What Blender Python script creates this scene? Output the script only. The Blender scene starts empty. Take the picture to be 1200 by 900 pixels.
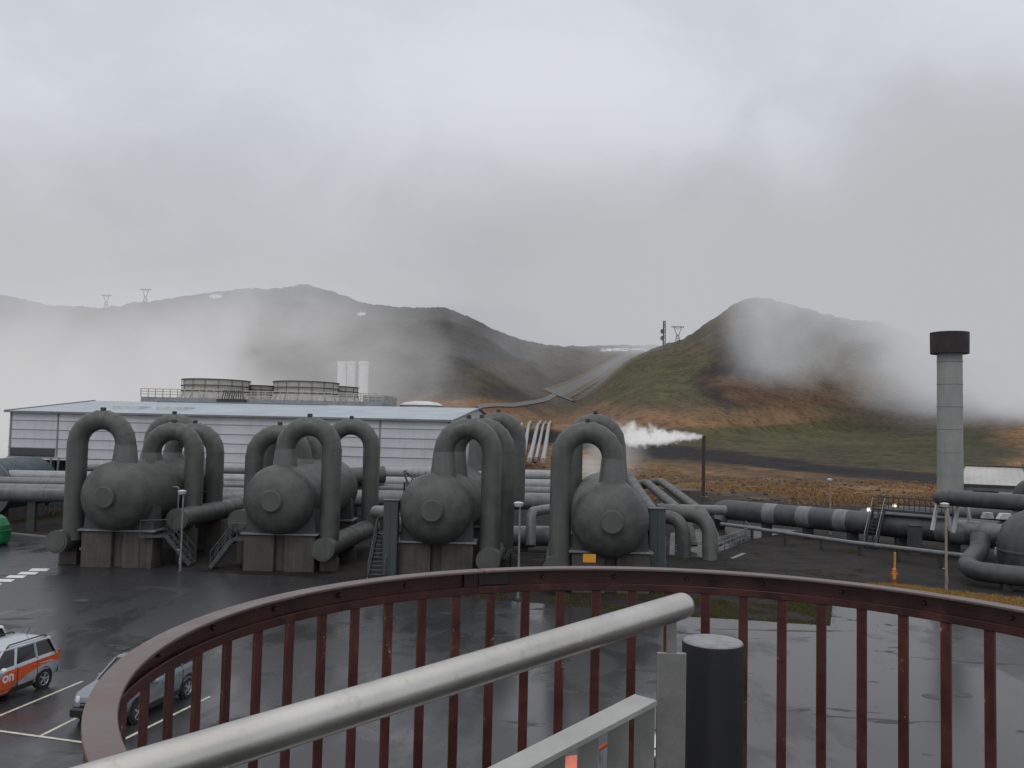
import bpy, bmesh, math, random
import numpy as np
from mathutils import Vector, Matrix, noise as mnoise
from math import radians as R, sin, cos, pi, sqrt, tan, atan2, hypot
random.seed(7)
scene = bpy.context.scene
col = scene.collection
F = 1018.0; EYE = 9.0; PITCH = R(3.1); ROLL = R(1.3)

# ---------------------------------------------------------------- survey helpers
def ray(px, py):
    x = (px - 600) / F; y = (450 - py) / F
    c, s = cos(ROLL), sin(ROLL)
    x2 = c * x - s * y; y2 = s * x + c * y
    return Vector((x2, cos(PITCH) - y2 * sin(PITCH), sin(PITCH) + y2 * cos(PITCH)))
def at(px, py, Y):
    r = ray(px, py); t = Y / r.y
    return Vector((r.x * t, Y, EYE + r.z * t))
def on_ground(px, py, z=0.0):
    r = ray(px, py); t = (z - EYE) / r.z
    return Vector((r.x * t, r.y * t, z))
def project(X, Y, Z):
    x, y, z = X, Y, Z - EYE
    f = y * cos(PITCH) + z * sin(PITCH); up = -y * sin(PITCH) + z * cos(PITCH)
    c, s = cos(ROLL), sin(ROLL)
    a = (c * x + s * up) / f; b = (-s * x + c * up) / f
    return 600 + F * a, 450 - F * b

# ---------------------------------------------------------------- materials
def newmat(name):
    m = bpy.data.materials.new(name); m.use_nodes = True
    nt = m.node_tree; nt.nodes.clear()
    return m, nt
class NT:
    def __init__(s, nt): s.nt = nt
    def n(s, typ, **kw):
        nd = s.nt.nodes.new(typ)
        for k, v in kw.items():
            if k.startswith('i_'):
                key = k[2:].replace('_', ' ')
                nd.inputs[key].default_value = v
            else: setattr(nd, k, v)
        return nd
    def l(s, a, b): s.nt.links.new(a, b)
    def math(s, op, a, b=None, clamp=False):
        nd = s.n('ShaderNodeMath', operation=op); nd.use_clamp = clamp
        for i, v in enumerate((a, b)):
            if v is None: continue
            if isinstance(v, (int, float)): nd.inputs[i].default_value = v
            else: s.l(v, nd.inputs[i])
        return nd.outputs[0]
    def ss(s, v, lo, hi, a=0.0, b=1.0):
        nd = s.n('ShaderNodeMapRange', interpolation_type='SMOOTHSTEP')
        s.l(v, nd.inputs[0])
        for i, x in ((1, lo), (2, hi), (3, a), (4, b)): nd.inputs[i].default_value = x
        return nd.outputs[0]
    def mix(s, f, a, b, mode='MIX'):
        nd = s.n('ShaderNodeMix', data_type='RGBA', blend_type=mode)
        if isinstance(f, (int, float)): nd.inputs[0].default_value = f
        else: s.l(f, nd.inputs[0])
        for i, v in ((6, a), (7, b)):
            if isinstance(v, tuple): nd.inputs[i].default_value = (*v, 1) if len(v) == 3 else v
            else: s.l(v, nd.inputs[i])
        return nd.outputs[2]
    def noise(s, vec, scale, detail=4, rough=.55, stretch=None, dist=0):
        if stretch:
            mp = s.n('ShaderNodeMapping'); mp.inputs['Scale'].default_value = stretch
            s.l(vec, mp.inputs[0]); vec = mp.outputs[0]
        nd = s.n('ShaderNodeTexNoise'); s.l(vec, nd.inputs['Vector'])
        nd.inputs['Scale'].default_value = scale; nd.inputs['Detail'].default_value = detail
        nd.inputs['Roughness'].default_value = rough; nd.inputs['Distortion'].default_value = dist
        return nd.outputs[0]
def coords(T, kind='Object'):
    return T.n('ShaderNodeTexCoord').outputs[kind]
def world_pos(T): return T.n('ShaderNodeNewGeometry').outputs['Position']
def finish(m, T, color, rough=.6, metal=0.0, bump=None, bstr=.3, bdist=.02, coat=0, spec=.5):
    b = T.n('ShaderNodeBsdfPrincipled'); o = T.n('ShaderNodeOutputMaterial')
    if isinstance(color, tuple): b.inputs['Base Color'].default_value = (*color, 1)
    else: T.l(color, b.inputs['Base Color'])
    for k, v in (('Roughness', rough), ('Metallic', metal)):
        if isinstance(v, (int, float)): b.inputs[k].default_value = v
        else: T.l(v, b.inputs[k])
    b.inputs['Coat Weight'].default_value = coat
    b.inputs['Specular IOR Level'].default_value = spec
    if bump is not None:
        bp = T.n('ShaderNodeBump'); bp.inputs['Strength'].default_value = bstr; bp.inputs['Distance'].default_value = bdist
        T.l(bump, bp.inputs['Height']); T.l(bp.outputs[0], b.inputs['Normal'])
    T.l(b.outputs[0], o.inputs[0])
    return b
def weathered(name, c, c2=None, scale=1.2, rough=.55, metal=0.0, var=.35, streak=True, bstr=.15, spec=.5, drip=(3, 3, .35)):
    """painted or galvanised surface with broad blotches, drip streaks and fine grain"""
    m, nt = newmat(name); T = NT(nt); P = world_pos(T)
    c2 = c2 or tuple(x * (1 - var) for x in c)
    a = T.noise(P, scale, 5, .6)
    b = T.noise(P, scale * 1.0, 4, .6, stretch=drip) if streak else T.noise(P, scale * 4, 3)
    f = T.ss(T.math('ADD', T.math('MULTIPLY', a, .55), T.math('MULTIPLY', b, .45)), .36, .64)
    colr = T.mix(f, c2, c)
    g = T.noise(P, scale * 30, 2)
    colr = T.mix(.25, colr, T.mix(g, tuple(x * .6 for x in c), tuple(min(1, x * 1.35) for x in c)))
    rr = T.ss(a, .3, .7, max(.08, rough - .14), min(1, rough + .14))
    finish(m, T, colr, rr, metal, T.noise(P, scale * 6, 4), bstr, .02, spec=spec)
    return m
M = {}
M['cladding'] = weathered('grey_green_cladding', (.092, .102, .091), (.056, .063, .056), 1.1, .5)
M['cladding_light'] = weathered('bare_grey_cladding', (.122, .131, .122), (.082, .09, .083), 1.5, .45)
M['duct_dark'] = weathered('dark_duct_cladding', (.072, .073, .077), (.036, .037, .04), .8, .48)
M['alu'] = weathered('dull_aluminium_cladding', (.32, .33, .33), (.2, .21, .21), .9, .42)
M['alu_mid'] = weathered('grey_pipe_cladding', (.18, .188, .192), (.10, .107, .11), .9, .4)
M['concrete_dark'] = weathered('stained_concrete', (.10, .09, .08), (.045, .038, .034), 1.4, .8, drip=(3, 3, .2))
M['concrete'] = weathered('pale_concrete', (.30, .31, .295), (.23, .24, .23), .6, .8, bstr=.3)
M['steel_dark'] = weathered('dark_steelwork', (.045, .048, .05), None, 2, .6)
M['stair'] = weathered('dull_stair_steel', (.085, .09, .09), (.05, .052, .052), 4, .55)
M['joint'] = weathered('grey_joint_strip', (.24, .25, .265), None, 2, .5)
M['galv'] = weathered('galvanised_steel', (.26, .27, .28), (.15, .16, .165), 4, .45, .3)
M['rust'] = weathered('rusty_steel', (.07, .045, .035), (.03, .024, .022), 3, .8)
M['white'] = weathered('white_steel', (.62, .63, .63), (.42, .43, .43), 1.2, .5)
M['cap'] = weathered('dark_brown_cap', (.032, .022, .022), (.015, .011, .012), 1, .7)
M['cabinet'] = weathered('green_cabinet_paint', (.055, .068, .068), None, 1, .5, var=.2)
M['yellow'] = weathered('yellow_paint', (.62, .36, .03), None, 3, .5)
M['orange'] = weathered('orange_paint', (.75, .13, .03), None, 3, .5)
M['red'] = weathered('red_paint', (.5, .04, .02), None, 3, .5)
M['sign_yellow'] = weathered('orange_sign_face', (.75, .33, .03), None, 3, .5, var=.1)
M['green'] = weathered('green_plastic', (.01, .16, .05), (.006, .10, .03), 2, .35)
M['teal'] = weathered('dark_teal_steel', (.03, .06, .07), (.018, .035, .042), 1, .5)
M['line'] = weathered('worn_road_paint', (.62, .60, .50), (.42, .40, .32), 2.5, .5, streak=False)
M['zebra'] = weathered('white_road_paint', (.78, .78, .78), (.6, .6, .6), 2, .5, streak=False)
M['kerb'] = weathered('kerb_concrete', (.2, .2, .205), None, 2, .6)
M['cream'] = weathered('cream_fan_stack', (.50, .475, .42), (.36, .34, .295), 1.2, .6)
M['cooling_deck'] = weathered('grey_deck_cladding', (.30, .315, .33), None, .8, .6)
M['lamp'] = weathered('lamp_housing', (.6, .62, .62), None, 4, .4)
M['tyre'] = weathered('tyre_rubber', (.018, .018, .019), None, 6, .75)
M['rim'] = weathered('alloy_rim', (.5, .51, .52), None, 6, .3, .6)
M['trim'] = weathered('black_trim', (.015, .015, .017), None, 6, .4)

def paint(name, c, rough=.28):
    m, nt = newmat(name); T = NT(nt); P = world_pos(T)
    d = T.noise(P, 3, 5); z = T.n('ShaderNodeSeparateXYZ'); T.l(P, z.inputs[0])
    dirt = T.math('MULTIPLY', T.ss(z.outputs[2], .9, .3), T.ss(d, .35, .65))
    colr = T.mix(T.math('MULTIPLY', dirt, .55), c, (.07, .062, .055))
    finish(m, T, colr, T.ss(d, .3, .7, rough - .08, rough + .12), .25, coat=.5)
    return m
M['car_silver'] = paint('silver_car_paint', (.42, .45, .49))
M['car_grey'] = paint('dark_grey_car_paint', (.19, .21, .235))
M['car_white'] = paint('white_car_paint', (.72, .72, .70))
M['car_orange'] = paint('orange_car_vinyl', (.78, .115, .02))
def glassy(name, c=(.012, .014, .017)):
    m, nt = newmat(name); T = NT(nt)
    finish(m, T, c, .06, 0, spec=.6); return m
M['glass'] = glassy('dark_car_glass')
M['pane'] = glassy('dark_window_glass', (.03, .034, .038))
M['lampglass'] = glassy('clear_lamp_glass', (.5, .52, .55))
def glow(name, c, s):
    m, nt = newmat(name); T = NT(nt)
    b = finish(m, T, (.8, .8, .7), .4); b.inputs['Emission Color'].default_value = (*c, 1); b.inputs['Emission Strength'].default_value = s
    return m
M['lit'] = glow('lit_lamp', (1, .85, .6), 1.2)

# red-brown railing: worn gloss paint, chipped edges, wet top's sky sheen put into colour
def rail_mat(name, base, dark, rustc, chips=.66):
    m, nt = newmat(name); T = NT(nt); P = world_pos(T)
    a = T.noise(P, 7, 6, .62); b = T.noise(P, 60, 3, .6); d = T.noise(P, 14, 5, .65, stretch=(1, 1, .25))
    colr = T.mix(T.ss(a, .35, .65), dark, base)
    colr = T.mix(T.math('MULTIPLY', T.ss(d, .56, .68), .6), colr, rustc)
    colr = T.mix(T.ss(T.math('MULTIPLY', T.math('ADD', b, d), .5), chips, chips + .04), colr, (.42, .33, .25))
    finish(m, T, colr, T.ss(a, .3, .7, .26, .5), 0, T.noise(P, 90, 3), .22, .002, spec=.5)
    return m
M['railred'] = rail_mat('red_brown_rail_paint', (.070, .0215, .017), (.036, .0125, .0105), (.12, .036, .017))
M['railbar'] = rail_mat('red_brown_bar_paint', (.086, .024, .0175), (.052, .015, .012), (.14, .045, .02), .63)
M['railtop'] = rail_mat('sky_sheen_rail_top_paint', (.135, .092, .083), (.105, .072, .065), (.11, .07, .06), .8)  # paler, greyer copy of the rail paint: reflected sky put into the colour
M['splice'] = rail_mat('bare_splice_plate', (.028, .026, .028), (.018, .017, .02), (.07, .03, .02), .64)
def inox():
    m, nt = newmat('brushed_stainless'); T = NT(nt); P = world_pos(T)
    a = T.noise(P, 5, 6, .65); b = T.noise(P, 40, 4, .6); s = T.noise(P, 30, 4, .7, stretch=(.25, .35, 3))
    colr = T.mix(T.ss(a, .3, .7), (.47, .455, .415), (.60, .585, .54))
    colr = T.mix(T.math('MULTIPLY', T.ss(b, .52, .72), .45), colr, (.36, .34, .30))
    r = T.math('ADD', T.ss(a, .3, .7, .22, .34), T.math('MULTIPLY', T.ss(s, .3, .7), .1))
    finish(m, T, colr, r, 1.0, T.math('ADD', b, s), .12, .0006)
    return m
M['inox'] = inox()
def inox_dull():
    m, nt = newmat('dull_stainless_plate'); T = NT(nt); P = world_pos(T)
    a = T.noise(P, 9, 6, .65); g = T.noise(P, 120, 3)
    colr = T.mix(T.ss(a, .3, .7), (.26, .26, .245), (.36, .355, .335))
    colr = T.mix(.3, colr, T.mix(g, (.15, .15, .14), (.45, .44, .42)))
    finish(m, T, colr, T.ss(a, .3, .7, .38, .55), .8, g, .12, .001)
    return m
M['plate'] = inox_dull()
def inox_flat():
    m, nt = newmat('wet_stainless_flat_bar'); T = NT(nt); P = world_pos(T)
    a = T.noise(P, 9, 6, .65); g = T.noise(P, 120, 3)
    colr = T.mix(T.ss(a, .3, .7), (.40, .40, .375), (.5, .5, .47))
    finish(m, T, colr, T.ss(a, .3, .7, .4, .6), .6, g, .1, .001)
    return m
M['flatbar'] = inox_flat()
def newel():
    m, nt = newmat('black_painted_column'); T = NT(nt); P = world_pos(T)
    g = T.noise(P, 300, 2); a = T.noise(P, 8, 5)
    finish(m, T, T.mix(a, (.0045, .0045, .006), (.009, .009, .012)), T.ss(a, .3, .7, .42, .6), 0, g, .12, .001, spec=.35)
    return m
M['newel'] = newel()
m, nt = newmat('wet_column_lid'); T = NT(nt); P = world_pos(T)
finish(m, T, T.mix(T.ss(T.noise(P, 30, 5, .6), .35, .65), (.16, .165, .17), (.25, .255, .265)), .45, 0, T.noise(P, 200, 3), .2, .001)
M['lid'] = m

# vessel end caps: radial folds in the cladding
m, nt = newmat('pleated_cap_cladding'); T = NT(nt); P = world_pos(T)
oc = coords(T); sp = T.n('ShaderNodeSeparateXYZ'); T.l(oc, sp.inputs[0])
ang = T.math('ARCTAN2', sp.outputs[2], sp.outputs[0])
saw = T.math('FRACT', T.math('MULTIPLY', ang, 34 / (2 * pi)))
edge = T.ss(T.math('ABSOLUTE', T.math('SUBTRACT', saw, .5)), .38, .5)
base = T.mix(T.ss(T.noise(P, 1.2, 5, .6), .35, .65), (.056, .062, .056), (.088, .096, .086))
cell = T.n('ShaderNodeTexWhiteNoise'); cell.noise_dimensions = '1D'
T.l(T.math('FLOOR', T.math('MULTIPLY', ang, 34 / (2 * pi))), cell.inputs['W'])
base = T.mix(T.math('MULTIPLY', cell.outputs[0], .22), base, (.05, .055, .052))
base = T.mix(T.math('MULTIPLY', edge, .18), base, (.035, .04, .038))
finish(m, T, base, .5, 0, T.math('ADD', T.math('MULTIPLY', saw, .5), T.math('MULTIPLY', edge, -.6)), .22, .035)
M['capclad'] = m

# horizontal trapezoid sheet on the big hall
def sheet(name, c, c2, freq, axis, bstr=.6, bd=.05):
    m, nt = newmat(name); T = NT(nt); P = world_pos(T); oc = coords(T)
    sp = T.n('ShaderNodeSeparateXYZ'); T.l(oc, sp.inputs[0])
    w = T.math('SINE', T.math('MULTIPLY', sp.outputs[axis], freq * 2 * pi))
    colr = T.mix(T.ss(T.noise(P, .25, 6, .65, stretch=(1, 1, .5)), .35, .65), c2, c)
    st = T.noise(P, .9, 4, .7, stretch=(3, 3, .15))
    colr = T.mix(T.math('MULTIPLY', T.ss(st, .5, .72), .25), colr, tuple(x * .6 for x in c2))
    colr = T.mix(T.math('MULTIPLY', T.ss(w, .75, 1.0), .13), colr, tuple(x * .5 for x in c2))
    finish(m, T, colr, .42, .1, w, bstr, bd)
    return m
M['hallwall'] = sheet('pale_blue_grey_wall_sheet', (.62, .642, .67), (.53, .552, .58), 1.03, 2, .25, .02)
M['hallroof'] = sheet('ribbed_roof_sheet', (.40, .45, .50), (.32, .365, .41), 1.6, 0, .5)
M['shedroof'] = sheet('white_ribbed_roof', (.52, .51, .48), (.42, .41, .385), 1.6, 0, .8)
M['shedwall'] = sheet('light_grey_shed_wall', (.36, .37, .385), (.28, .29, .3), 2, 2)

# wet asphalt
m, nt = newmat('wet_asphalt'); T = NT(nt); P = world_pos(T)
big = T.noise(P, .10, 6, .55, dist=.5); mid = T.noise(P, .5, 5, .6, stretch=(1, .45, 1), dist=1.2); fine = T.noise(P, 22, 3, .7); agg = T.noise(P, 70, 2)
sx = T.n('ShaderNodeSeparateXYZ'); T.l(P, sx.inputs[0])
wet = T.math('ADD', T.math('MULTIPLY', big, .6), T.math('MULTIPLY', mid, .4))
wet = T.math('ADD', wet, T.ss(sx.outputs[0], -14, 12, -.03, .07))
pud = T.ss(wet, .46, .58)
colr = T.mix(pud, (.030, .030, .032), (.046, .047, .051))
colr = T.mix(T.math('MULTIPLY', fine, .5), colr, (.02, .02, .021))
patch = T.ss(T.noise(P, .16, 5, .6, stretch=(1, 2.2, 1), dist=1.5), .61, .65)
colr = T.mix(T.math('MULTIPLY', patch, .75), colr, (.012, .012, .013))
vor = T.n('ShaderNodeTexVoronoi', feature='DISTANCE_TO_EDGE'); vor.inputs['Scale'].default_value = .085
wv = T.n('ShaderNodeVectorMath', operation='ADD'); nzc = T.n('ShaderNodeTexNoise'); T.l(P, nzc.inputs['Vector']); nzc.inputs['Scale'].default_value = .35
vs = T.n('ShaderNodeVectorMath', operation='SCALE'); T.l(nzc.outputs[1], vs.inputs[0]); vs.inputs['Scale'].default_value = 6
T.l(P, wv.inputs[0]); T.l(vs.outputs[0], wv.inputs[1]); T.l(wv.outputs[0], vor.inputs['Vector'])
crack = T.math('MULTIPLY', T.ss(vor.outputs[0], .006, .0), T.ss(T.noise(P, .2, 2), .48, .56))
colr = T.mix(T.math('MULTIPLY', crack, .8), colr, (.008, .008, .009))
rg = T.mix(pud, (.36, .36, .36), (.16, .16, .16))
rg = T.mix(patch, rg, (.6, .6, .6))
hb = T.math('ADD', T.math('MULTIPLY', agg, T.ss(wet, .60, .46)), T.math('MULTIPLY', T.noise(P, 3, 3), .4))
finish(m, T, colr, rg, 0, hb, .12, .003, spec=.62)
M['asphalt'] = m

# terrain: vertex colours from the survey colour field, broken up with fine noise
m, nt = newmat('moor_and_gravel'); T = NT(nt); P = world_pos(T)
at_ = T.n('ShaderNodeAttribute', attribute_name='soil')
n1 = T.noise(P, .35, 8, .72); n2 = T.noise(P, .06, 8, .7); n3 = T.noise(P, 3.0, 6, .75)
f = T.math('ADD', T.math('MULTIPLY', n1, .5), T.math('ADD', T.math('MULTIPLY', n2, .25), T.math('MULTIPLY', n3, .25)))
colr = T.mix(1.0, at_.outputs[0], T.mix(T.ss(f, .40, .60), (.45, .455, .47), (1.5, 1.46, 1.38)), 'MULTIPLY')
colr = T.mix(T.math('MULTIPLY', T.ss(n1, .55, .63), .6), colr, T.mix(.5, colr, (.022, .019, .017)))
finish(m, T, colr, .85, 0, T.math('ADD', n1, T.math('MULTIPLY', n3, .3)), .8, .6, spec=.25)
M['terrain'] = m

# ---------------------------------------------------------------- mesh builder
class MB:
    def __init__(s): s.bm = bmesh.new()
    def box(s, x0, x1, y0, y1, z0, z1, mat=None):
        v = [s.bm.verts.new(p) for p in ((x0,y0,z0),(x1,y0,z0),(x1,y1,z0),(x0,y1,z0),(x0,y0,z1),(x1,y0,z1),(x1,y1,z1),(x0,y1,z1))]
        if mat is not None:
            for q in v: q.co = mat @ q.co
        for f in ((3,2,1,0),(4,5,6,7),(0,1,5,4),(1,2,6,5),(2,3,7,6),(3,0,4,7)):
            s.bm.faces.new([v[i] for i in f])
        return s
    def bar(s, a, b, w, h=None, up=(0,0,1)):
        """rectangular bar from a to b"""
        h = h or w; a = Vector(a); b = Vector(b); d = (b - a); L = d.length; d.normalize()
        up = Vector(up)
        if abs(d.dot(up)) > .98: up = Vector((1,0,0))
        x = d.cross(up).normalized(); z = x.cross(d).normalized()
        mt = Matrix((( x.x, d.x, z.x, a.x),(x.y, d.y, z.y, a.y),(x.z, d.z, z.z, a.z),(0,0,0,1)))
        return s.box(-w/2, w/2, 0, L, -h/2, h/2, mt)
    def tube(s, pts, r, n=20, caps=True, rings=None):
        pts = [Vector(p) for p in pts]; N = len(pts)
        rs = r if isinstance(r, (list, tuple)) else [r] * N
        d = []
        for i in range(N):
            a = pts[max(i-1,0)]; b = pts[min(i+1,N-1)]
            d.append((b - a).normalized())
        ref = Vector((0,0,1)) if abs(d[0].z) < .9 else Vector((1,0,0))
        u = d[0].cross(ref).normalized(); prev = None
        for i in range(N):
            if i > 0:
                q = d[i-1].rotation_difference(d[i]); u = (q @ u); u = (u - d[i]*u.dot(d[i])).normalized()
            w = d[i].cross(u)
            k = 1.0
            if 0 < i < N-1:
                c = (pts[i]-pts[i-1]).normalized().dot((pts[i+1]-pts[i]).normalized()); k = 1 / max(.5, sqrt((1+c)/2))
            ring = [s.bm.verts.new(pts[i] + (u*cos(2*pi*j/n) + w*sin(2*pi*j/n)) * rs[i]) for j in range(n)]
            if prev:
                for j in range(n): s.bm.faces.new((prev[j], prev[(j+1)%n], ring[(j+1)%n], ring[j]))
            elif caps: s.bm.faces.new(list(reversed(ring)))
            prev = ring
        if caps: s.bm.faces.new(prev)
        return s
    def lathe(s, prof, center=(0,0,0), axis=(0,0,1), n=40, close=True):
        """prof: list of (radius, along axis)"""
        ax = Vector(axis).normalized(); ref = Vector((0,0,1)) if abs(ax.z) < .9 else Vector((1,0,0))
        u = ax.cross(ref).normalized(); w = ax.cross(u); c = Vector(center); prev = None
        for (r, t) in prof:
            if r < 1e-5: ring = [s.bm.verts.new(c + ax*t)]
            else: ring = [s.bm.verts.new(c + ax*t + (u*cos(2*pi*j/n) + w*sin(2*pi*j/n))*r) for j in range(n)]
            if prev:
                for j in range(n):
                    if len(prev) == 1 and len(ring) == 1: continue
                    if len(prev) == 1: s.bm.faces.new((prev[0], ring[(j+1)%n], ring[j]))
                    elif len(ring) == 1: s.bm.faces.new((prev[j], prev[(j+1)%n], ring[0]))
                    else: s.bm.faces.new((prev[j], prev[(j+1)%n], ring[(j+1)%n], ring[j]))
            prev = ring
        return s
    def poly(s, pts):
        s.bm.faces.new([s.bm.verts.new(p) for p in pts]); return s
    def prism(s, pts2, z0, z1, mat=None):
        a = [s.bm.verts.new((x, y, z0)) for x, y in pts2]; b = [s.bm.verts.new((x, y, z1)) for x, y in pts2]
        n = len(a)
        if mat is not None:
            for q in a + b: q.co = mat @ q.co
        s.bm.faces.new(list(reversed(a))); s.bm.faces.new(b)
        for i in range(n): s.bm.faces.new((a[i], a[(i+1)%n], b[(i+1)%n], b[i]))
        return s
    def build(s, name, mat, parent=None, smooth=True, ang=35, bevel=0, fix=True):
        me = bpy.data.meshes.new(name)
        if fix: bmesh.ops.recalc_face_normals(s.bm, faces=s.bm.faces)
        s.bm.to_mesh(me); s.bm.free()
        mats = mat if isinstance(mat, list) else [mat]
        for mm in mats: me.materials.append(mm)
        if smooth:
            me.shade_smooth(); me.set_sharp_from_angle(angle=R(ang))
        o = bpy.data.objects.new(name, me); col.objects.link(o)
        if parent: o.parent = parent
        if bevel:
            b = o.modifiers.new('Bevel', 'BEVEL'); b.width = bevel; b.segments = 2; b.limit_method = 'ANGLE'
        return o
def thing(name, label, cat, loc=(0,0,0), rz=0, group=None):
    o = bpy.data.objects.new(name, None); col.objects.link(o); o.empty_display_size = .3
    o.location = loc; o.rotation_euler = (0, 0, rz); return tag(o, label, cat, group)
def tag(o, label=None, cat=None, group=None, kind=None):
    if label: o['label'] = label
    if cat: o['category'] = cat
    if group: o['group'] = group
    if kind: o['kind'] = kind
    return o
def copy_tree(o, parent=None):
    c = o.copy(); col.objects.link(c); c.parent = parent
    for ch in list(o.children): copy_tree(ch, c)
    return c
def arc(c, u, v, r, a0, a1, n):
    c = Vector(c); u = Vector(u); v = Vector(v)
    return [c + u*(cos(a0+(a1-a0)*i/n)*r) + v*(sin(a0+(a1-a0)*i/n)*r) for i in range(n+1)]
def bend(pts, rad, n=7):
    """round the corners of a polyline with arcs of the given radius"""
    P = [Vector(p) for p in pts]; out = [P[0]]
    for i in range(1, len(P)-1):
        a, b, c = P[i-1], P[i], P[i+1]; d1 = (a-b).normalized(); d2 = (c-b).normalized()
        th = d1.angle(d2); t = min(rad / tan(th/2), (a-b).length*.48, (c-b).length*.48)
        rr = t * tan(th/2); ctr = b + (d1+d2).normalized() * (rr / sin(th/2))
        p0 = b + d1*t; p1 = b + d2*t; e0 = (p0-ctr).normalized(); e1 = (p1-ctr).normalized(); tot = e0.angle(e1)
        ax = e0.cross(e1).normalized()
        for k in range(n+1):
            out.append(ctr + (Matrix.Rotation(tot*k/n, 3, ax) @ e0) * rr)
    out.append(P[-1]); return out
def bands(mb, pts, r, every=2.2, w=.05, lip=.014, n=24):
    """thin seam bands along a clad pipe"""
    acc = every * .5
    for a, b in zip(pts[:-1], pts[1:]):
        L = (b-a).length; d = (b-a).normalized() if L > 0 else None
        while d and acc < L:
            p = a + d*acc; mb.tube([p - d*w/2, p + d*w/2], r + lip, n); acc += every
        acc -= L
    return mb

# ---------------------------------------------------------------- terrain
def sst(a, b, x):
    t = np.clip((x - a) / (b - a), 0, 1); return t*t*(3-2*t)
SA = ([-400,-100,0,50,110,160,200,250,350,380,420,470,520,560,600,640,700,760,900,1600],
      [120,138,143,137,128,138,145,153,163,158,143,144,141,126,107,100,99,99,90,70])
SB = ([560,640,700,740,770,800,830,858,874,900,930,960,1000,1060,1130,1200,1400,1700],
      [-5,10,50,86,103,109,131,151,158,161,159,150,136,118,100,88,65,50])
def height_np(X, Y):
    Yc = np.maximum(Y, 40.0); px = 600 + F * X / Yc
    z0 = 11 * sst(190, 420, Y) + np.maximum(Y - 420, 0) * .012
    sa = np.interp(px, *SA) / F; sb = np.interp(px, *SB) / F
    DA = 900 + 260 * sst(520, 720, px) + 120 * sst(140, 20, px); DB = 640 + 60 * sst(900, 1200, px)
    HA = DA * sa + 9; HB = DB * sb + 9
    YA = 400 + 60*np.sin(px*.02); YB = 330 + 40*np.sin(px*.013 + 1)
    tA = np.clip((Y - YA) / (DA - YA), 0, 1); tB = np.clip((Y - YB) / (DB - YB), 0, 1)
    pA = tA**1.35 * (1.6 - .6*tA); pB = tB**1.15 * (1.35 - .35*tB)
    fA = 1 - .25*sst(0, 900, Y - DA); fB = 1 - .9*sst(0, 500, Y - DB)
    zA = HA * pA * fA; zB = HB * pB * fB
    return z0, zA, zB
def terr_base(X, Y):
    z0, zA, zB = height_np(np.asarray(X, float), np.asarray(Y, float))
    m = np.maximum(zA, zB); return np.maximum(m, z0) + .15*np.minimum(np.minimum(m, z0), 40) * (m > 0)
def hit_base(px, py, y0=200.0, y1=2000.0):
    r = ray(px, py); Y = np.exp(np.linspace(math.log(y0), math.log(y1), 2500)); t = Y / r.y
    below = (EYE + r.z*t) <= terr_base(r.x*t, Y)
    k = int(np.argmax(below)); return (r.x*t[k], Y[k])
ROADS = {'main': [(650,463),(672,452),(700,438),(728,424),(748,411)], 'low': [(560,478),(600,476),(640,469),(650,463)], 'spur': [(655,463),(690,462)]}
RW = {}
for k_, v_ in ROADS.items():
    c_ = [hit_base(*q) for q in v_]
    if k_ == 'main': # ease the centre line into an even climb
        a_, b_ = Vector(c_[0]), Vector(c_[-1]); m_ = Vector(c_[2]); c_ = [tuple((1-t)**2*a_ + 2*t*(1-t)*(2*m_ - (a_+b_)/2) + t*t*b_) for t in [i/16 for i in range(17)]]
    RW[k_] = c_
def road_dist(X, Y):
    D = np.full(X.shape, 1e9)
    for pts in RW.values():
        for (ax, ay), (bx, by) in zip(pts[:-1], pts[1:]):
            L2 = (bx-ax)**2 + (by-ay)**2 + 1e-9; t = np.clip(((X-ax)*(bx-ax) + (Y-ay)*(by-ay))/L2, 0, 1)
            D = np.minimum(D, np.hypot(X-ax-t*(bx-ax), Y-ay-t*(by-ay)))
    return D
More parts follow.
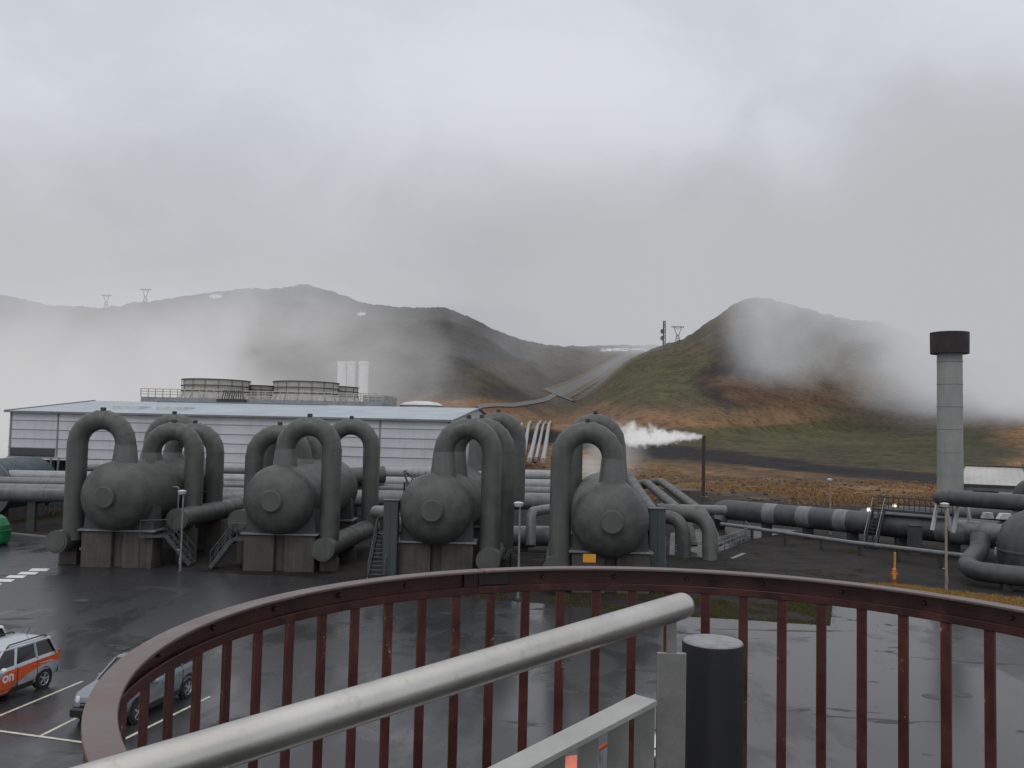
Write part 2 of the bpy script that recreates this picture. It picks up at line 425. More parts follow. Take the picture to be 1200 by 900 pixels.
def build_terrain():
    us = np.concatenate([np.linspace(-1.5, -.68, 40)[:-1], np.linspace(-.68, .68, 620), np.linspace(.68, 1.5, 40)[1:]])
    ys = [-80, -40, 0, 20, 40, 60, 80, 100, 115]
    y = 120.0
    while y < 2400: ys.append(y); y *= 1.0095
    ys = np.array(ys); nu, ny = len(us), len(ys)
    U, Yg = np.meshgrid(us, ys); Xg = U * (np.abs(Yg) * .97 + 60)
    Z = terr_base(Xg, Yg).copy()
    colr = np.zeros((ny, nu, 3))
    NZ = np.zeros((ny, nu)); N2 = np.zeros((ny, nu))
    for j in range(ny):
        if ys[j] < 100: continue
        for i in range(nu):
            x, yy = Xg[j, i], ys[j]
            NZ[j, i] = mnoise.fractal(Vector((x*.012, yy*.012, 3.1)), 1.0, 2.1, 6)
            N2[j, i] = mnoise.fractal(Vector((x*.11, yy*.11, 9.7)), .9, 2.2, 4)
    flat = sst(9, 40, road_dist(Xg, Yg)); amp = sst(140, 240, Yg) * flat
    Z += amp * (N2 * .55 + NZ * np.clip((Z - 8) * .085, 0, 6.5)) + sst(300, 600, Yg) * np.clip(Z*.014, 0, 1.3) * N2 * flat
    # dark lava embankment below the green field
    for j in range(ny):
        for i in range(0, nu):
            pass
    # colour field, by place on the ground
    PX = 600 + F * Xg / np.maximum(Yg, 40); EL = (Z - 9) / np.maximum(Yg, 40) * F   # azimuth and rise
    HY = 506 + .0227 * (PX - 600) - EL
    def blob(cx, cy, rx, ry, n=.5):
        d = ((PX-cx)/rx)**2 + ((HY-cy)/ry)**2 + NZ*n + N2*.15; return sst(1.25, .5, d)
    def put(mask, c):
        for k in range(3): colr[..., k] = colr[..., k]*(1-mask) + c[k]*mask
    base = np.array((.040, .034, .028)); colr[:] = base
    near = Yg < 118
    put(sst(125, 150, Yg + N2*14), (.25, .145, .068))                          # rusty moor
    put(sst(.02, .35, NZ*.8 + N2*.55) * sst(118, 140, Yg) * sst(420, 250, Yg) * .8, (.065, .044, .03))
    put(sst(.05, .4, N2) * sst(118, 140, Yg) * sst(320, 220, Yg) * .7, (.19, .115, .052))
    put(blob(930, 520, 240, 28, .3), (.075, .066, .030)) ; put(blob(1060, 530, 140, 34, .3), (.056, .056, .028))
    put(blob(1000, 505, 160, 18, .5)*.7, (.085, .082, .034))
    put(blob(800, 492, 160, 11, .8)*.9, (.21, .12, .062)); put(blob(640, 488, 120, 12, .8)*.9, (.18, .105, .058))
    hillA = sst(30, 60, EL + NZ*22) * (PX < 1000)
    put(sst(14, 40, EL + NZ*14), (.092, .074, .044))
    put(sst(14, 45, EL + NZ*14) * sst(720, 560, PX), (.040, .037, .033))
    put(blob(790, 440, 110, 26, .6)*.8, (.070, .074, .032)); put(blob(760, 462, 70, 12, .6)*.8, (.075, .078, .034))
    put(blob(870, 455, 55, 26, .7), (.032, .023, .022)); put(blob(890, 400, 80, 30, .7)*.8, (.036, .030, .026))
    put(blob(960, 464, 120, 18, 2.2)*.6, (.15, .082, .04)); put(blob(1090, 490, 120, 26, .6)*.6, (.045, .042, .03))
    put(blob(600, 440, 60, 16, .7)*.7, (.075, .062, .04)); put(blob(540, 478, 70, 10, .5), (.17, .085, .035))
    put(blob(5, 470, 60, 60, .5), (.26, .115, .04))
    # embankment strip of black lava gravel
    band = np.interp(PX, [650,700,740,850,950,1095,1200,1400],[512,518,525,536,549,562,571,590])
    put(sst(9.5, 5.5, np.abs(HY - band) + N2*2.2 + NZ*1.5) * (Yg < 700), (.016, .014, .016))
    put(sst(13, 8, np.abs(HY - band - 9) + NZ*10 + N2*4) * sst(700,740,PX)*sst(900,860,PX) * .5 * (Yg < 700), (.017, .015, .016))
    sn = sst(2.2, 1.2, np.abs(HY - 410.5) + N2*.8) * sst(700,708,PX)*sst(762,752,PX) * (N2 > -.3) * (EL > 80)
    put(sn, (.8, .8, .82))
    put(blob(248, 347, 8, 2.2, 0)*(EL>140), (.8,.8,.82)); put(blob(421, 368, 5, 2, 0)*(EL>110), (.8,.8,.82))
    # yard near the plant: dark wet lava gravel with moss
    yard = sst(125, 112, Yg + N2*8)
    put(yard, (.026, .023, .021))
    Z[ys < 118] = 0
    me = bpy.data.meshes.new('ground')
    verts = np.stack([Xg, Yg, Z], -1).reshape(-1, 3)
    idx = np.arange(nu*ny).reshape(ny, nu)
    q = np.stack([idx[:-1,:-1], idx[:-1,1:], idx[1:,1:], idx[1:,:-1]], -1).reshape(-1, 4)
    me.vertices.add(len(verts)); me.vertices.foreach_set('co', verts.ravel())
    me.loops.add(q.size); me.loops.foreach_set('vertex_index', q.ravel().astype(np.int32))
    me.polygons.add(len(q)); me.polygons.foreach_set('loop_start', np.arange(0, q.size, 4, dtype=np.int32))
    me.update(calc_edges=True)
    ca = me.color_attributes.new('soil', 'FLOAT_COLOR', 'POINT')
    ca.data.foreach_set('color', np.concatenate([colr.reshape(-1,3), np.ones((nu*ny,1))], 1).ravel())
    me.materials.append(M['terrain']); me.shade_smooth()
    o = bpy.data.objects.new('ground', me); col.objects.link(o); tag(o, kind='structure')
    return us, ys, Z
US, YS, ZT = build_terrain()
def ground_z(x, y):
    """height of the finished ground sheet at x, y"""
    if y < 118: return 0.0
    j = int(np.clip(np.searchsorted(YS, y) - 1, 0, len(YS)-2)); fy = (y - YS[j]) / (YS[j+1]-YS[j])
    def row(jj): return float(np.interp(x / (abs(YS[jj])*.97 + 60), US, ZT[jj]))
    return row(j)*(1-fy) + row(j+1)*fy
def hit(px, py, y0=100.0, y1=2300.0):
    """where the line of sight meets the terrain"""
    r = ray(px, py); Y = y0
    while Y < y1:
        t = Y / r.y; z = EYE + r.z*t
        if z <= ground_z(r.x*t, Y): return Vector((r.x*t, Y, ground_z(r.x*t, Y)))
        Y *= 1.004
    return None

# ---------------------------------------------------------------- asphalt, kerbs, markings
def sheet_obj(name, pts, mat, z, kind='structure'):
    o = MB().poly([(p[0], p[1], z) for p in pts]).build(name, mat, smooth=False); tag(o, kind=kind); return o
def g2(px, py): p = on_ground(px, py); return (p.x, p.y)
edge_px = [(-260,606),(-60,620),(10,626),(92,634)]
far = [g2(*p) for p in edge_px] + [(-27.6, 60), (-26.0, 55.2), (-20, 53.6), (-12, 52.2), (-7.5, 50.5), (-5.5, 47.2), g2(560,702), g2(640,708), g2(780,722), g2(873,727), g2(973,734), g2(976,706), g2(1045,712), g2(1120,728), g2(1210,748), g2(1330,775)]
road = far + [(60, 20), (60, -60), (-80, -60), (-80, 60)]
sheet_obj('asphalt', road, M['asphalt'], .02)
kb = MB()
for a, b in zip(far[:3], far[1:4]): kb.bar((a[0], a[1]+.1, .07), (b[0], b[1]+.1, .07), .16, .14)
tag(kb.build('kerb', M['kerb']), kind='structure')
mk = MB()
for cx, cy in ((46,669.5),(33,673.5),(19,677.5),(5,682),(-10,687),(-26,692)):
    p0 = on_ground(cx-13, cy); p1 = on_ground(cx+8, cy+.3)
    q = on_ground(cx-8, cy-3.0) - on_ground(cx-13, cy); q.z = 0
    mk.poly([(v.x, v.y, .026) for v in (p0, p1, p1+q, p0+q)])
tag(mk.build('crossing_marks', M['zebra'], smooth=False), kind='structure')
pm = MB()
def stripe(a, b, w=.11, z=.025):
    a = on_ground(*a); b = on_ground(*b); d = (b-a).normalized(); n = Vector((-d.y, d.x, 0))*w/2
    pm.poly([(v.x, v.y, z) for v in (a-n, b-n, b+n, a+n)])
stripe((-40, 856), (97, 799)); stripe((45, 864.5), (98, 838)); stripe((128, 876), (246, 817)); stripe((-60, 849.5), (140, 877), z=.030)
tag(pm.build('parking_lines', M['line'], smooth=False), kind='structure')
# drain covers and patch repairs in the asphalt
dm = MB()
for px, py in ((96, 704), (1092, 817), (1128, 815)):
    p = on_ground(px, py); dm.lathe([(0, .024), (.33, .024)], (p.x, p.y, 0), (0,0,1), 20)
tag(dm.build('manhole_cover', M['steel_dark'], smooth=False), kind='structure')

# yard moss and the yellow verge: many blades, nobody could count them
def tufts(name, pts, mat, label, cat, h=(.05,.15), blades=7, spread=.25, seed=1, w=.012):
    rnd = random.Random(seed); mb = MB(); bm = mb.bm
    for (x, y, z) in pts:
        for k in range(blades):
            a = rnd.uniform(0, 2*pi); rr = rnd.uniform(0, spread); hh = rnd.uniform(*h); ww = w*rnd.uniform(.7,1.6)
            bx, by = x + rr*cos(a), y + rr*sin(a); la = rnd.uniform(0, 2*pi); ln = hh*rnd.uniform(.2,.8); pa = rnd.uniform(0, pi)
            v = [bm.verts.new((bx - ww*cos(pa), by - ww*sin(pa), z-.01)), bm.verts.new((bx + ww*cos(pa), by + ww*sin(pa), z-.01)), bm.verts.new((bx + ln*cos(la), by + ln*sin(la), z + hh))]
            bm.faces.new(v)
    o = mb.build(name, mat, smooth=False, fix=False); tag(o, label, cat, kind='stuff'); return o
def grass_mat(name, a, b, c):
    m, nt = newmat(name); T = NT(nt); P = world_pos(T)
    colr = T.mix(T.ss(T.noise(P, .5, 5, .7), .35, .65), a, b); colr = T.mix(T.math('MULTIPLY', T.ss(T.noise(P, 9, 3, .7), .4, .7), .7), colr, c)
    finish(m, T, colr, .9, spec=.15); return m
M['moss'] = grass_mat('yard_moss', (.07, .07, .02), (.045, .05, .015), (.11, .10, .03))
M['straw'] = grass_mat('straw_grass', (.30, .19, .06), (.22, .14, .045), (.42, .29, .11))
M['moorgrass'] = grass_mat('rust_grass', (.24, .142, .068), (.28, .175, .085), (.17, .105, .055))
M['rock'] = weathered('lava_rock', (.036, .03, .029), (.016, .013, .013), 1.2, .9, streak=False, bstr=.6)
rnd = random.Random(3)
# moss carpets as low flat mats hugging the gravel
mp = []
def in_asphalt(x, y):
    ins = False; n = len(road)
    for i in range(n):
        x1, y1 = road[i]; x2, y2 = road[(i+1) % n]
        if (y1 > y) != (y2 > y) and x < (x2-x1)*(y-y1)/(y2-y1) + x1: ins = not ins
    return ins
while len(mp) < 5200:
    px = rnd.uniform(560, 1010); py = rnd.uniform(640, 732); p = on_ground(px, py)
    if in_asphalt(p.x, p.y): continue
    nz = mnoise.fractal(Vector((p.x*.35, p.y*.35, 2)), 1, 2, 4)
    if nz + (py-690)/110 < rnd.uniform(.0, .45): continue
    mp.append((p.x, p.y, 0))
for k in range(1500):
    px = rnd.uniform(-30, 92); py = 616 - (px)*.16 + rnd.gauss(0, 2.2); p = on_ground(px, py - 3)
    if not in_asphalt(p.x, p.y): mp.append((p.x, p.y, 0))
tufts('moss', mp, M['moss'], 'patchy yellow green moss and weeds on the dark gravel yard', 'moss', (.015,.05), 9, .3, 4, .03)
mp = []
vp = [(985,687),(1040,685),(1110,693),(1210,704),(1330,722)]; vq = [(1000,704),(1060,716),(1130,731),(1210,746),(1330,772)]
while len(mp) < 9000:
    t = rnd.uniform(0, 4); i = int(t); f = t - i; g = rnd.random()
    i = min(i, 3)
    ax = vp[i][0]*(1-f)+vp[i+1][0]*f; ay = vp[i][1]*(1-f)+vp[i+1][1]*f; bx = vq[i][0]*(1-f)+vq[i+1][0]*f; by = vq[i][1]*(1-f)+vq[i+1][1]*f
    p = on_ground(ax*(1-g)+bx*g + rnd.gauss(0,2), ay*(1-g)+by*g)
    if in_asphalt(p.x, p.y): continue
    mp.append((p.x, p.y, 0))
tufts('verge_grass', mp, M['straw'], 'straw coloured grass strip along the right edge of the asphalt', 'grass', (.08,.22), 9, .22, 5, .022)
vg = MB()
for i in range(4):
    vg.poly([(*g2(*vp[i]), .012), (*g2(*vp[i+1]), .012), (*g2(*vq[i+1]), .012), (*g2(*vq[i]), .012)])
tag(vg.build('verge', M['straw'], smooth=False), kind='structure')
mp = []; rocks = []
for k in range(26000):
    Y = 118 * math.exp(rnd.uniform(0, .95)); X = rnd.uniform(-.65, .75)*Y
    nz = mnoise.fractal(Vector((X*.05, Y*.05, 5)), 1, 2, 5)
    if X > 40 and Y > 190: continue
    if nz > rnd.uniform(-.35, .3): mp.append((X, Y, ground_z(X, Y)))
    elif len(rocks) < 900 and rnd.random() < .5: rocks.append((X, Y, ground_z(X, Y)))
tufts('moor_grass', mp, M['moorgrass'], 'rust brown tussock grass on the moor behind the plant', 'grass', (.1,.28), 7, 1.3, 6, .13)
for k in range(250):
    Y = rnd.uniform(300, 620); px = rnd.uniform(640, 1180); X = (px-600)/F*Y; z = ground_z(X, Y)
    if z > 14 and np.min(road_dist(np.array([X]), np.array([Y]))) > 20: rocks.append((X, Y, z))
rb = MB()
for (x, y, z) in rocks:
    s = rnd.uniform(.12, .5) * (1.15 if y > 290 else 1); sub = [Vector(v) for v in ((1,0,0),(-1,0,0),(0,1,0),(0,-1,0),(0,0,1),(.6,.6,.5),(-.6,.5,.6),(.5,-.6,.5),(-.6,-.6,.45))]
    vs = [rb.bm.verts.new(Vector((x,y,z)) + Vector((v.x*s*rnd.uniform(.7,1.5), v.y*s*rnd.uniform(.7,1.4), v.z*s*rnd.uniform(.4,.9)))) for v in sub]
    bmesh.ops.convex_hull(rb.bm, input=vs)
tag(rb.build('lava_rubble', M['rock'], smooth=False, fix=False), 'dark broken lava rubble scattered over the rusty moor', 'rocks', kind='stuff')

# ---------------------------------------------------------------- road and pipeline corridor up to the saddle
def ribbon(name, pts, w, mat, lift, kind='structure'):
    dense = []
    for a, b in zip(pts[:-1], pts[1:]):
        a = Vector((*a, 0)); b = Vector((*b, 0)); n = max(2, int((b-a).length/6))
        for i in range(n): dense.append(a.lerp(b, i/n))
    dense.append(Vector((*pts[-1], 0))); mb = MB(); prev = None
    for i, p in enumerate(dense):
        a = dense[max(i-2,0)]; b = dense[min(i+2,len(dense)-1)]; d = (b-a).normalized(); n = Vector((-d.y, d.x, 0)); row = []
        for k in (-1,-.5,0,.5,1):
            q = p + n*(w/2*k); row.append(mb.bm.verts.new((q.x, q.y, ground_z(q.x, q.y) + lift)))
        if prev:
            for k in range(4): mb.bm.faces.new((prev[k], prev[k+1], row[k+1], row[k]))
        prev = row
    o = mb.build(name, mat); tag(o, kind=kind)
M['track'] = weathered('grey_gravel_track', (.16, .152, .142), (.10, .095, .088), .1, .8, streak=False)
M['bank'] = weathered('ochre_cutting', (.15, .11, .072), (.09, .07, .048), .05, .9, streak=False)
ribbon('road_bank', RW['main'], 19, M['bank'], .5)
ribbon('road', RW['main'], 10.5, M['track'], .8)
ribbon('track', RW['low'], 3.5, M['track'], .6)
ribbon('track', RW['spur'], 5, M['track'], .65)

# ---------------------------------------------------------------- steam separators
AX = Vector((.069, 1, 0)).normalized(); RX = Vector((1, 0, 0))
def loop(parent, noz, leg, Y, ztop_out, zleg, zbase, r=.62, axr=True, flare=1.0, cone=1.30):
    """gooseneck: nozzle foot at x=noz rises, turns over, comes down at x=leg"""
    ctr = (noz + leg)/2; br = abs(leg - noz)/2; zs = ztop_out - r - br; s = 1 if leg > noz else -1
    pts = [Vector((noz, Y, zbase)), Vector((noz, Y, zs))]
    a = arc((ctr, Y, zs), (-s, 0, 0), (0, 0, 1), br, 0, pi, 9)
    pts = [Vector((noz, Y, zs-.001))] + a[1:-1] + [Vector((leg, Y, zs)), Vector((leg, Y, zleg))]
    mb = MB().tube([Vector((noz, Y, zs-.3)), Vector((noz, Y, zs))] + pts[1:], r, 32)
    for i in range(0, 10): # seams between the mitred pieces of the bend
        p = pts[i]; d = (pts[i+1] - pts[i-1]).normalized() if 0 < i < 9 else Vector((0, 0, 1))
        mb.tube([p - d*.022, p + d*.022], r + .010, 32)
    L = zs - zleg
    for k in range(1, 4):
        z = zs - L*k/4; mb.tube([(leg, Y, z-.02), (leg, Y, z+.02)], r + .008, 32)
    o = mb.build('looped_pipe', M['cladding'], parent, ang=28)
    nz = MB().tube([(noz, Y, zbase), (noz, Y, zs - .02)], [r*cone, r*1.04], 32).build('nozzle', M['cladding_light'], o)
    MB().box(ctr-.14, ctr+.14, Y-.12, Y+.12, ztop_out-.04, ztop_out+.16).build('vent_cap', M['steel_dark'], o, bevel=.02)
    return o
def header(parent, x0, Y0, z, Y1, r=.68):
    a = Vector((x0, Y0, z)); b = a + AX*((Y1 - Y0)/AX.y)
    mb = MB().tube([a, b], r, 36); mb.tube([a - AX*.05, a + AX*.03], r + .03, 36)
    mb.tube([a - AX*.10, a - AX*.051], r*.86, 36)
    d = a.lerp(b, .3)
    bands(mb, [a, b], r, 1.8)
    return mb.build('header_pipe', M['cladding'], parent, bevel=0)
def separator(x0, y0, z0, rad, L, label, loops, headers, pier=(1.6, 1.5), z_saddle=2.35, sign=False, dark=False):
    root = thing('steam_separator', label, 'steam separator', (0,0,0), group='steam separators in a row')
    c0 = Vector((x0, y0, z0)) + AX*1.1; cl = 'duct_dark' if dark else 'cladding'
    n = 56; S = c0; E = c0 + AX*L
    body = MB().lathe([(rad, 0), (rad, L)], S, AX, n)
    for k in (0, 2, 4, 6): body.lathe([(rad, L*k/6-.03), (rad+.01, L*k/6-.025), (rad+.01, L*k/6+.025), (rad, L*k/6+.03)], S, AX, n)
    body.build('shell', M[cl], root)
    for (c, d) in ((S, -1), (E, 1)):
        prof = [(rad*cos(t*pi/2/12)**.9 if t < 12 else 0, .0 + 1.35*sin(t*pi/2/12)) for t in range(13)]
        mb = MB(); mb.lathe(prof, (0,0,0), (0, d, 0), n)
        o = mb.build('end_cap', M['duct_dark'] if dark else M['capclad'], root)
        o.location = c; o.rotation_euler = (0, 0, -atan2(AX.x, AX.y))
        if d == -1:
            h = MB().lathe([(.63, 1.0), (.63, 1.52), (.60, 1.55), (0, 1.55)], (0,0,0), (0,-1,0), 40)
            h.lathe([(.66, 1.42), (.66, 1.49), (.62, 1.50)], (0,0,0), (0,-1,0), 40)
            h.build('manhole_cover', M['cladding'] if not dark else M['duct_dark'], o)
    if pier:
        for t in (.9, L-1.5):
            c = S + AX*t; w = rad*.95
            sd = MB()
            prof = [(-w-.15, z_saddle), (w+.15, z_saddle), (w, z0-rad*.15), (w*.8, z0-.2), (-w*.8, z0-.2), (-w, z0-rad*.15)]
            mt = Matrix(((1,0,0,c.x),(0,0,-1,c.y+.6),(0,1,0,0),(0,0,0,1)))
            sd.prism(prof, -.15, 1.1, mt)
            so = sd.build('saddle', M['cabinet'], root)
            MB().box(c.x-w-.35, c.x+w+.35, c.y-.85, c.y+1.1, z_saddle-.11, z_saddle-.002).build('base_plate', M['galv'], so, bevel=.01)
            for sx in (-1, 1):
                MB().box(c.x+sx*w*.62-w*.46, c.x+sx*w*.62+w*.46, c.y-.7, c.y+1.0, -.05, z_saddle-.115).build('pier', M['concrete_dark'], root, bevel=.04)
            MB().box(c.x-w*.15, c.x+w*.15, c.y-.35, c.y+.8, -.05, z_saddle-.12).build('pier', M['concrete_dark'], root)
    for (nz, lg, Y, zt, zb) in loops:
        loop(root, nz, lg, Y, zt, zb, z0 + rad*.82)
    for (hx, hy, hz, hy1) in headers:
        h = header(root, hx, hy, hz, hy1)
        for yy in (hy+1.6, hy+6.0):
            st = MB()
            p = Vector((hx, hy, hz)) + AX*((yy-hy)/AX.y)
            if hz > 1.0:
                st.box(p.x-.55, p.x+.55, p.y-.35, p.y+.35, -.05, hz-.75)
                st.box(p.x-.45, p.x+.45, p.y-.2, p.y+.2, hz-.76, hz-.35)
                st.build('pier', M['concrete_dark'], root)
    if headers and not dark:
        side = 1 if headers[0][0] > x0 else -1
        h = Vector((headers[-1][0], headers[-1][1], headers[-1][2])) + AX*3.4
        gv = MB().tube([h + Vector((0,0,.6)), h + Vector((0,0,1.15))], .13, 12); gv.tube([h + Vector((0,0,1.15)), h + Vector((0,0,1.6))], .04, 8); gv.lathe([(.34,-.03),(.38,-.03),(.38,.03),(.34,.03),(.34,-.03)], h + Vector((0,0,1.55)), (0,0,1), 20)
        for t in (0, pi/2): gv.bar(h + Vector((-.34*cos(t), -.34*sin(t), 1.55)), h + Vector((.34*cos(t), .34*sin(t), 1.55)), .035)
        gv.build('gate_valve', M['steel_dark'], root)
        q = S + AX*3.0
        ip = bend([q + Vector((-side*rad*.97, 0, .4)), q + Vector((-side*(rad+.35), 0, .4)), q + Vector((-side*(rad+.35), 0, -1.7)), q + Vector((-side*rad*.8, 0, -1.7))], .15, 4)
        MB().tube(ip, .055, 10).build('level_gauge', M['galv'], root)
        t_ = S + AX*(L*.72) + Vector((0, 0, rad))
        rv = MB().tube([t_ - Vector((0,0,.1)), t_ + Vector((0,0,.45))], .16, 14); rv.lathe([(.26,0),(.26,.07),(0,.07)], t_ + Vector((0,0,.45)), (0,0,1), 16); rv.tube([t_ + Vector((0,0,.5)), t_ + Vector((0,0,.95))], .09, 10)
        rv.build('relief_valve', M['steel_dark'], root)
    if sign:
        MB().box(x0-1.55, x0-.85, y0-.05, y0-.02, z_saddle-.45, z_saddle-.0).build('sign_plate', M['sign_yellow'], root)
    return root
def axX(x, y0, Y): return x + .069*(Y - y0)
p = at(130, 580, 53.4); V1 = p
v = lambda px, py, Y: at(px, py, Y)
x1 = at(129, 581, 53.4).x; x2 = at(322, 585, 53.4).x; x3 = at(508, 598, 51.2).x; x4 = at(716, 606, 48.6).x
ZC = 4.45
separator(x1, 53.0, ZC, 2.15, 11.2, 'leftmost grey green separator tank, high pipe loop on its left side', [
    (axX(x1, 53.4, 55.0), at(89, 560, 55).x, 55.0, 9.75, 1.6), (axX(x1,53.4,65), axX(x1,53.4,65)-3.15, 65.0, 9.75, 1.6),
    (at(178,520,58.7).x, at(228,540,58.7).x, 58.7, 9.1, 3.0), (at(203,520,62.3).x, at(252,540,62.3).x, 62.3, 9.1, 3.0)],
    [(at(68,633,54.2).x, 54.0, 1.55, 66.5), (at(210,608,56).x, 55.6, 2.9, 70)])
separator(x2, 53.0, ZC, 2.15, 11.2, 'second separator from the left, its front pipe loop coming down on the right', [
    (at(335,520,55).x, at(388,560,55).x, 55.0, 9.65, 1.6), (axX(x2,53.4,65)+.05, at(434.5,560,65).x, 65.0, 9.7, 1.6),
    (axX(x2,53.4,58.7), at(299,520,58.7).x, 58.7, 9.1, 3.0), (axX(x2,53.4,62.3), at(315,520,62.3).x, 62.3, 9.1, 3.0)],
    [(at(380,641,54.0).x, 53.6, 1.5, 66.5), (at(282,610,56).x, 55.6, 2.9, 70)])
separator(x3, 50.8, 4.3, 2.15, 11.2, 'third separator from the left, three close pipe loops on its right side', [
    (at(520,540,52.6).x, at(576,560,52.6).x, 52.6, 9.75, 1.5), (at(534,540,56.2).x, at(592,560,56.2).x, 56.2, 9.85, 1.5), (at(560,530,64).x, at(606,540,64).x, 64.0, 10.4, 3.6)],
    [(at(572,655,51.2).x, 51.0, 1.45, 63)])
separator(x4, 48.2, 4.15, 2.15, 11.2, 'rightmost full separator with small orange sign under its belly', [
    (at(718,540,49.9).x, at(657.5,560,49.9).x, 49.9, 9.65, 1.5), (at(722,530,60).x, at(672,540,60).x, 60.0, 10.35, 1.5)],
    [(at(651,655,49).x, 48.8, 1.4, 62)], sign=True)
xe = at(1224, 640, 56).x
dt = thing('flash_tank', 'dark upright domed tank cut off by the right edge of the picture', 'tank', (xe, 56, 0))
MB().lathe([(2.5,.5),(2.62,1.4),(2.66,2.2),(2.6,3.0),(2.3,3.7),(1.8,4.3),(1.0,4.7),(.4,4.82),(0,4.84)], n=48).build('shell', M['duct_dark'], dt)
MB().lathe([(2.3,-.05),(2.3,.5)], n=32).build('skirt', M['concrete_dark'], dt)
MB().lathe([(2.665,1.95),(2.70,1.98),(2.70,2.1),(2.665,2.13)], n=48).build('seam_band', M['duct_dark'], dt)
MB().lathe([(.34,4.6),(.34,5.3),(.42,5.3),(.42,5.42),(0,5.42)], n=20).build('nozzle', M['cladding_light'], dt)

# green-grey electrical cabinets beside the separators
def cabinet(px0, px1, py0, py1, Y, label):
    a = at(px0, (py0+py1)/2, Y); b = at(px1, (py0+py1)/2, Y); zt = at((px0+px1)/2, py0, Y).z
    root = thing('switch_cabinet', label, 'cabinet', ((a.x+b.x)/2, Y, 0), group='cabinets beside the separators')
    w = (b.x-a.x)/2
    MB().box(-w, w, 0, .8, .25, zt).build('body', M['cabinet'], root, bevel=.02)
    MB().box(-w+.05, -.01, -.025, -.002, .4, zt-.12).build('door', M['cabinet'], root, bevel=.008)
    MB().box(.01, w-.05, -.025, -.002, .4, zt-.12).build('door', M['cabinet'], root, bevel=.008)
    MB().box(-w-.05, w+.05, -.06, .86, zt+.002, zt+.06).build('lid', M['cabinet'], root)
    MB().box(-w+.1, w-.1, .1, .7, -.05, .247).build('plinth', M['concrete_dark'], root)
cabinet(449, 466, 587, 640, 51.5, 'tall narrow cabinet between the stair and the third separator')
cabinet(761, 780, 597, 640, 50.5, 'tall narrow cabinet right of the fourth separator')
cabinet(1069, 1081, 617, 640, 69, 'low grey cabinet standing in front of the long dark duct')

# steel stairs between the tanks
def stairs(top, bot, width_vec, label, rail=1.0, n=10):
    top = Vector(top); bot = Vector(bot); wv = Vector(width_vec)
    root = thing('metal_staircase', label, 'staircase', (bot.x, bot.y, 0), group='steel access stairs')
    def L(p): return Vector(p) - Vector((bot.x, bot.y, 0))
    for k in (0, 1):
        MB().bar(L(top+wv*k), L(bot+wv*k), .07, .24).build('stringer', M['stair'], root)
        r = MB(); up = Vector((0,0,rail))
        r.tube([L(top+wv*k+up), L(bot+wv*k+up)], .035, 8); r.tube([L(top+wv*k+up*.5), L(bot+wv*k+up*.5)], .026, 8)
        for f in (0, .33, .66, 1): q = L(top.lerp(bot, f)+wv*k); r.tube([q, q+up], .03, 8)
        r.build('handrail', M['stair'], root)
    t = MB()
    d = (bot-top); d.z = 0; d.normalize()
    for i in range(n):
        q = L(top.lerp(bot, (i+.5)/n)); t.bar(q + wv*.02, q + wv*.98, .26, .04)
    t.build('tread', M['stair'], root)
    pl = MB(); e = -d*1.5
    for a in (0, 1): pl.bar(L(top + wv*a*1.0 + e), L(top + wv*a), .07, .16)
    P4 = [L(top), L(top+wv), L(top+wv+e), L(top+e)]
    a = [pl.bm.verts.new(q + Vector((0,0,.02))) for q in P4]; pl.bm.faces.new(a)
    pl.build('landing', M['stair'], root)
    lg = MB()
    for q in P4[2:]: lg.tube([Vector((q.x, q.y, -.02)), q], .05, 8)
    lg.build('leg', M['steel_dark'], root)
    rr = MB()
    for q in P4[2:] + [P4[0]]: rr.tube([q, q+Vector((0,0,rail))], .03, 8)
    rr.tube([P4[2]+Vector((0,0,rail)), P4[3]+Vector((0,0,rail))], .035, 8); rr.tube([P4[3]+Vector((0,0,rail)), P4[0]+Vector((0,0,rail))], .035, 8)
    rr.build('guardrail', M['stair'], root)
stairs(at(194,628,54.6), (*on_ground(222,664)[:2], .1), (.0, .9, 0), 'small steel stair descending to the right of the leftmost separator', n=9)
stairs(at(272,632,54.6), (*on_ground(246,667)[:2], .1), (.0, .9, 0), 'small steel stair descending leftward from beside the second separator', n=9)
a = at(442,626,52.6); b = on_ground(432,681)
stairs(a, (b.x, b.y-.4, .1), (.95, 0, 0), 'narrow steel stair facing the viewer beside the tall cabinet', n=11)

# ---------------------------------------------------------------- pipe runs
def run(label, pts, r, mat, name='steam_pipe', cat='pipe', rad=None, group=None, band=2.4, lift=None, supports=None, n=24):
    pts = [Vector(p) for p in pts]; q = bend(pts, rad or r*2.6) if len(pts) > 2 else pts
    mb = MB().tube(q, r, n); bands(mb, q, r, band, n=n)
    root = mb.build(name, M[mat], None, ang=28)
    tag(root, label, cat, group)
    if supports:
        for i, f in enumerate(supports):
            seg = 0; tot = sum((b-a).length for a, b in zip(q[:-1], q[1:])); d = f*tot
            for a_, b_ in zip(q[:-1], q[1:]):
                L = (b_-a_).length
                if d <= L: p = a_.lerp(b_, d/max(L,1e-6)); break
                d -= L
            gz = ground_z(p.x, p.y)
            MB().box(p.x-r*.45, p.x+r*.45, p.y-.2, p.y+.2, gz-.1, p.z-r+.05).build('support', M['steel_dark'], root)
    return root
g = 'light pipes running behind the separators'
def rowpipe(label, pyl, pyr, Y, r, z=None, mat='alu_mid'):
    a = at(-40, pyl, Y-1.5); a.x -= 8
    b = at(650, pyr, Y)
    run(label, [a, b], r, mat, group=g, supports=[.06,.3,.5,.72,.95])
z_ = lambda px, py, Y: at(px, py, Y).z
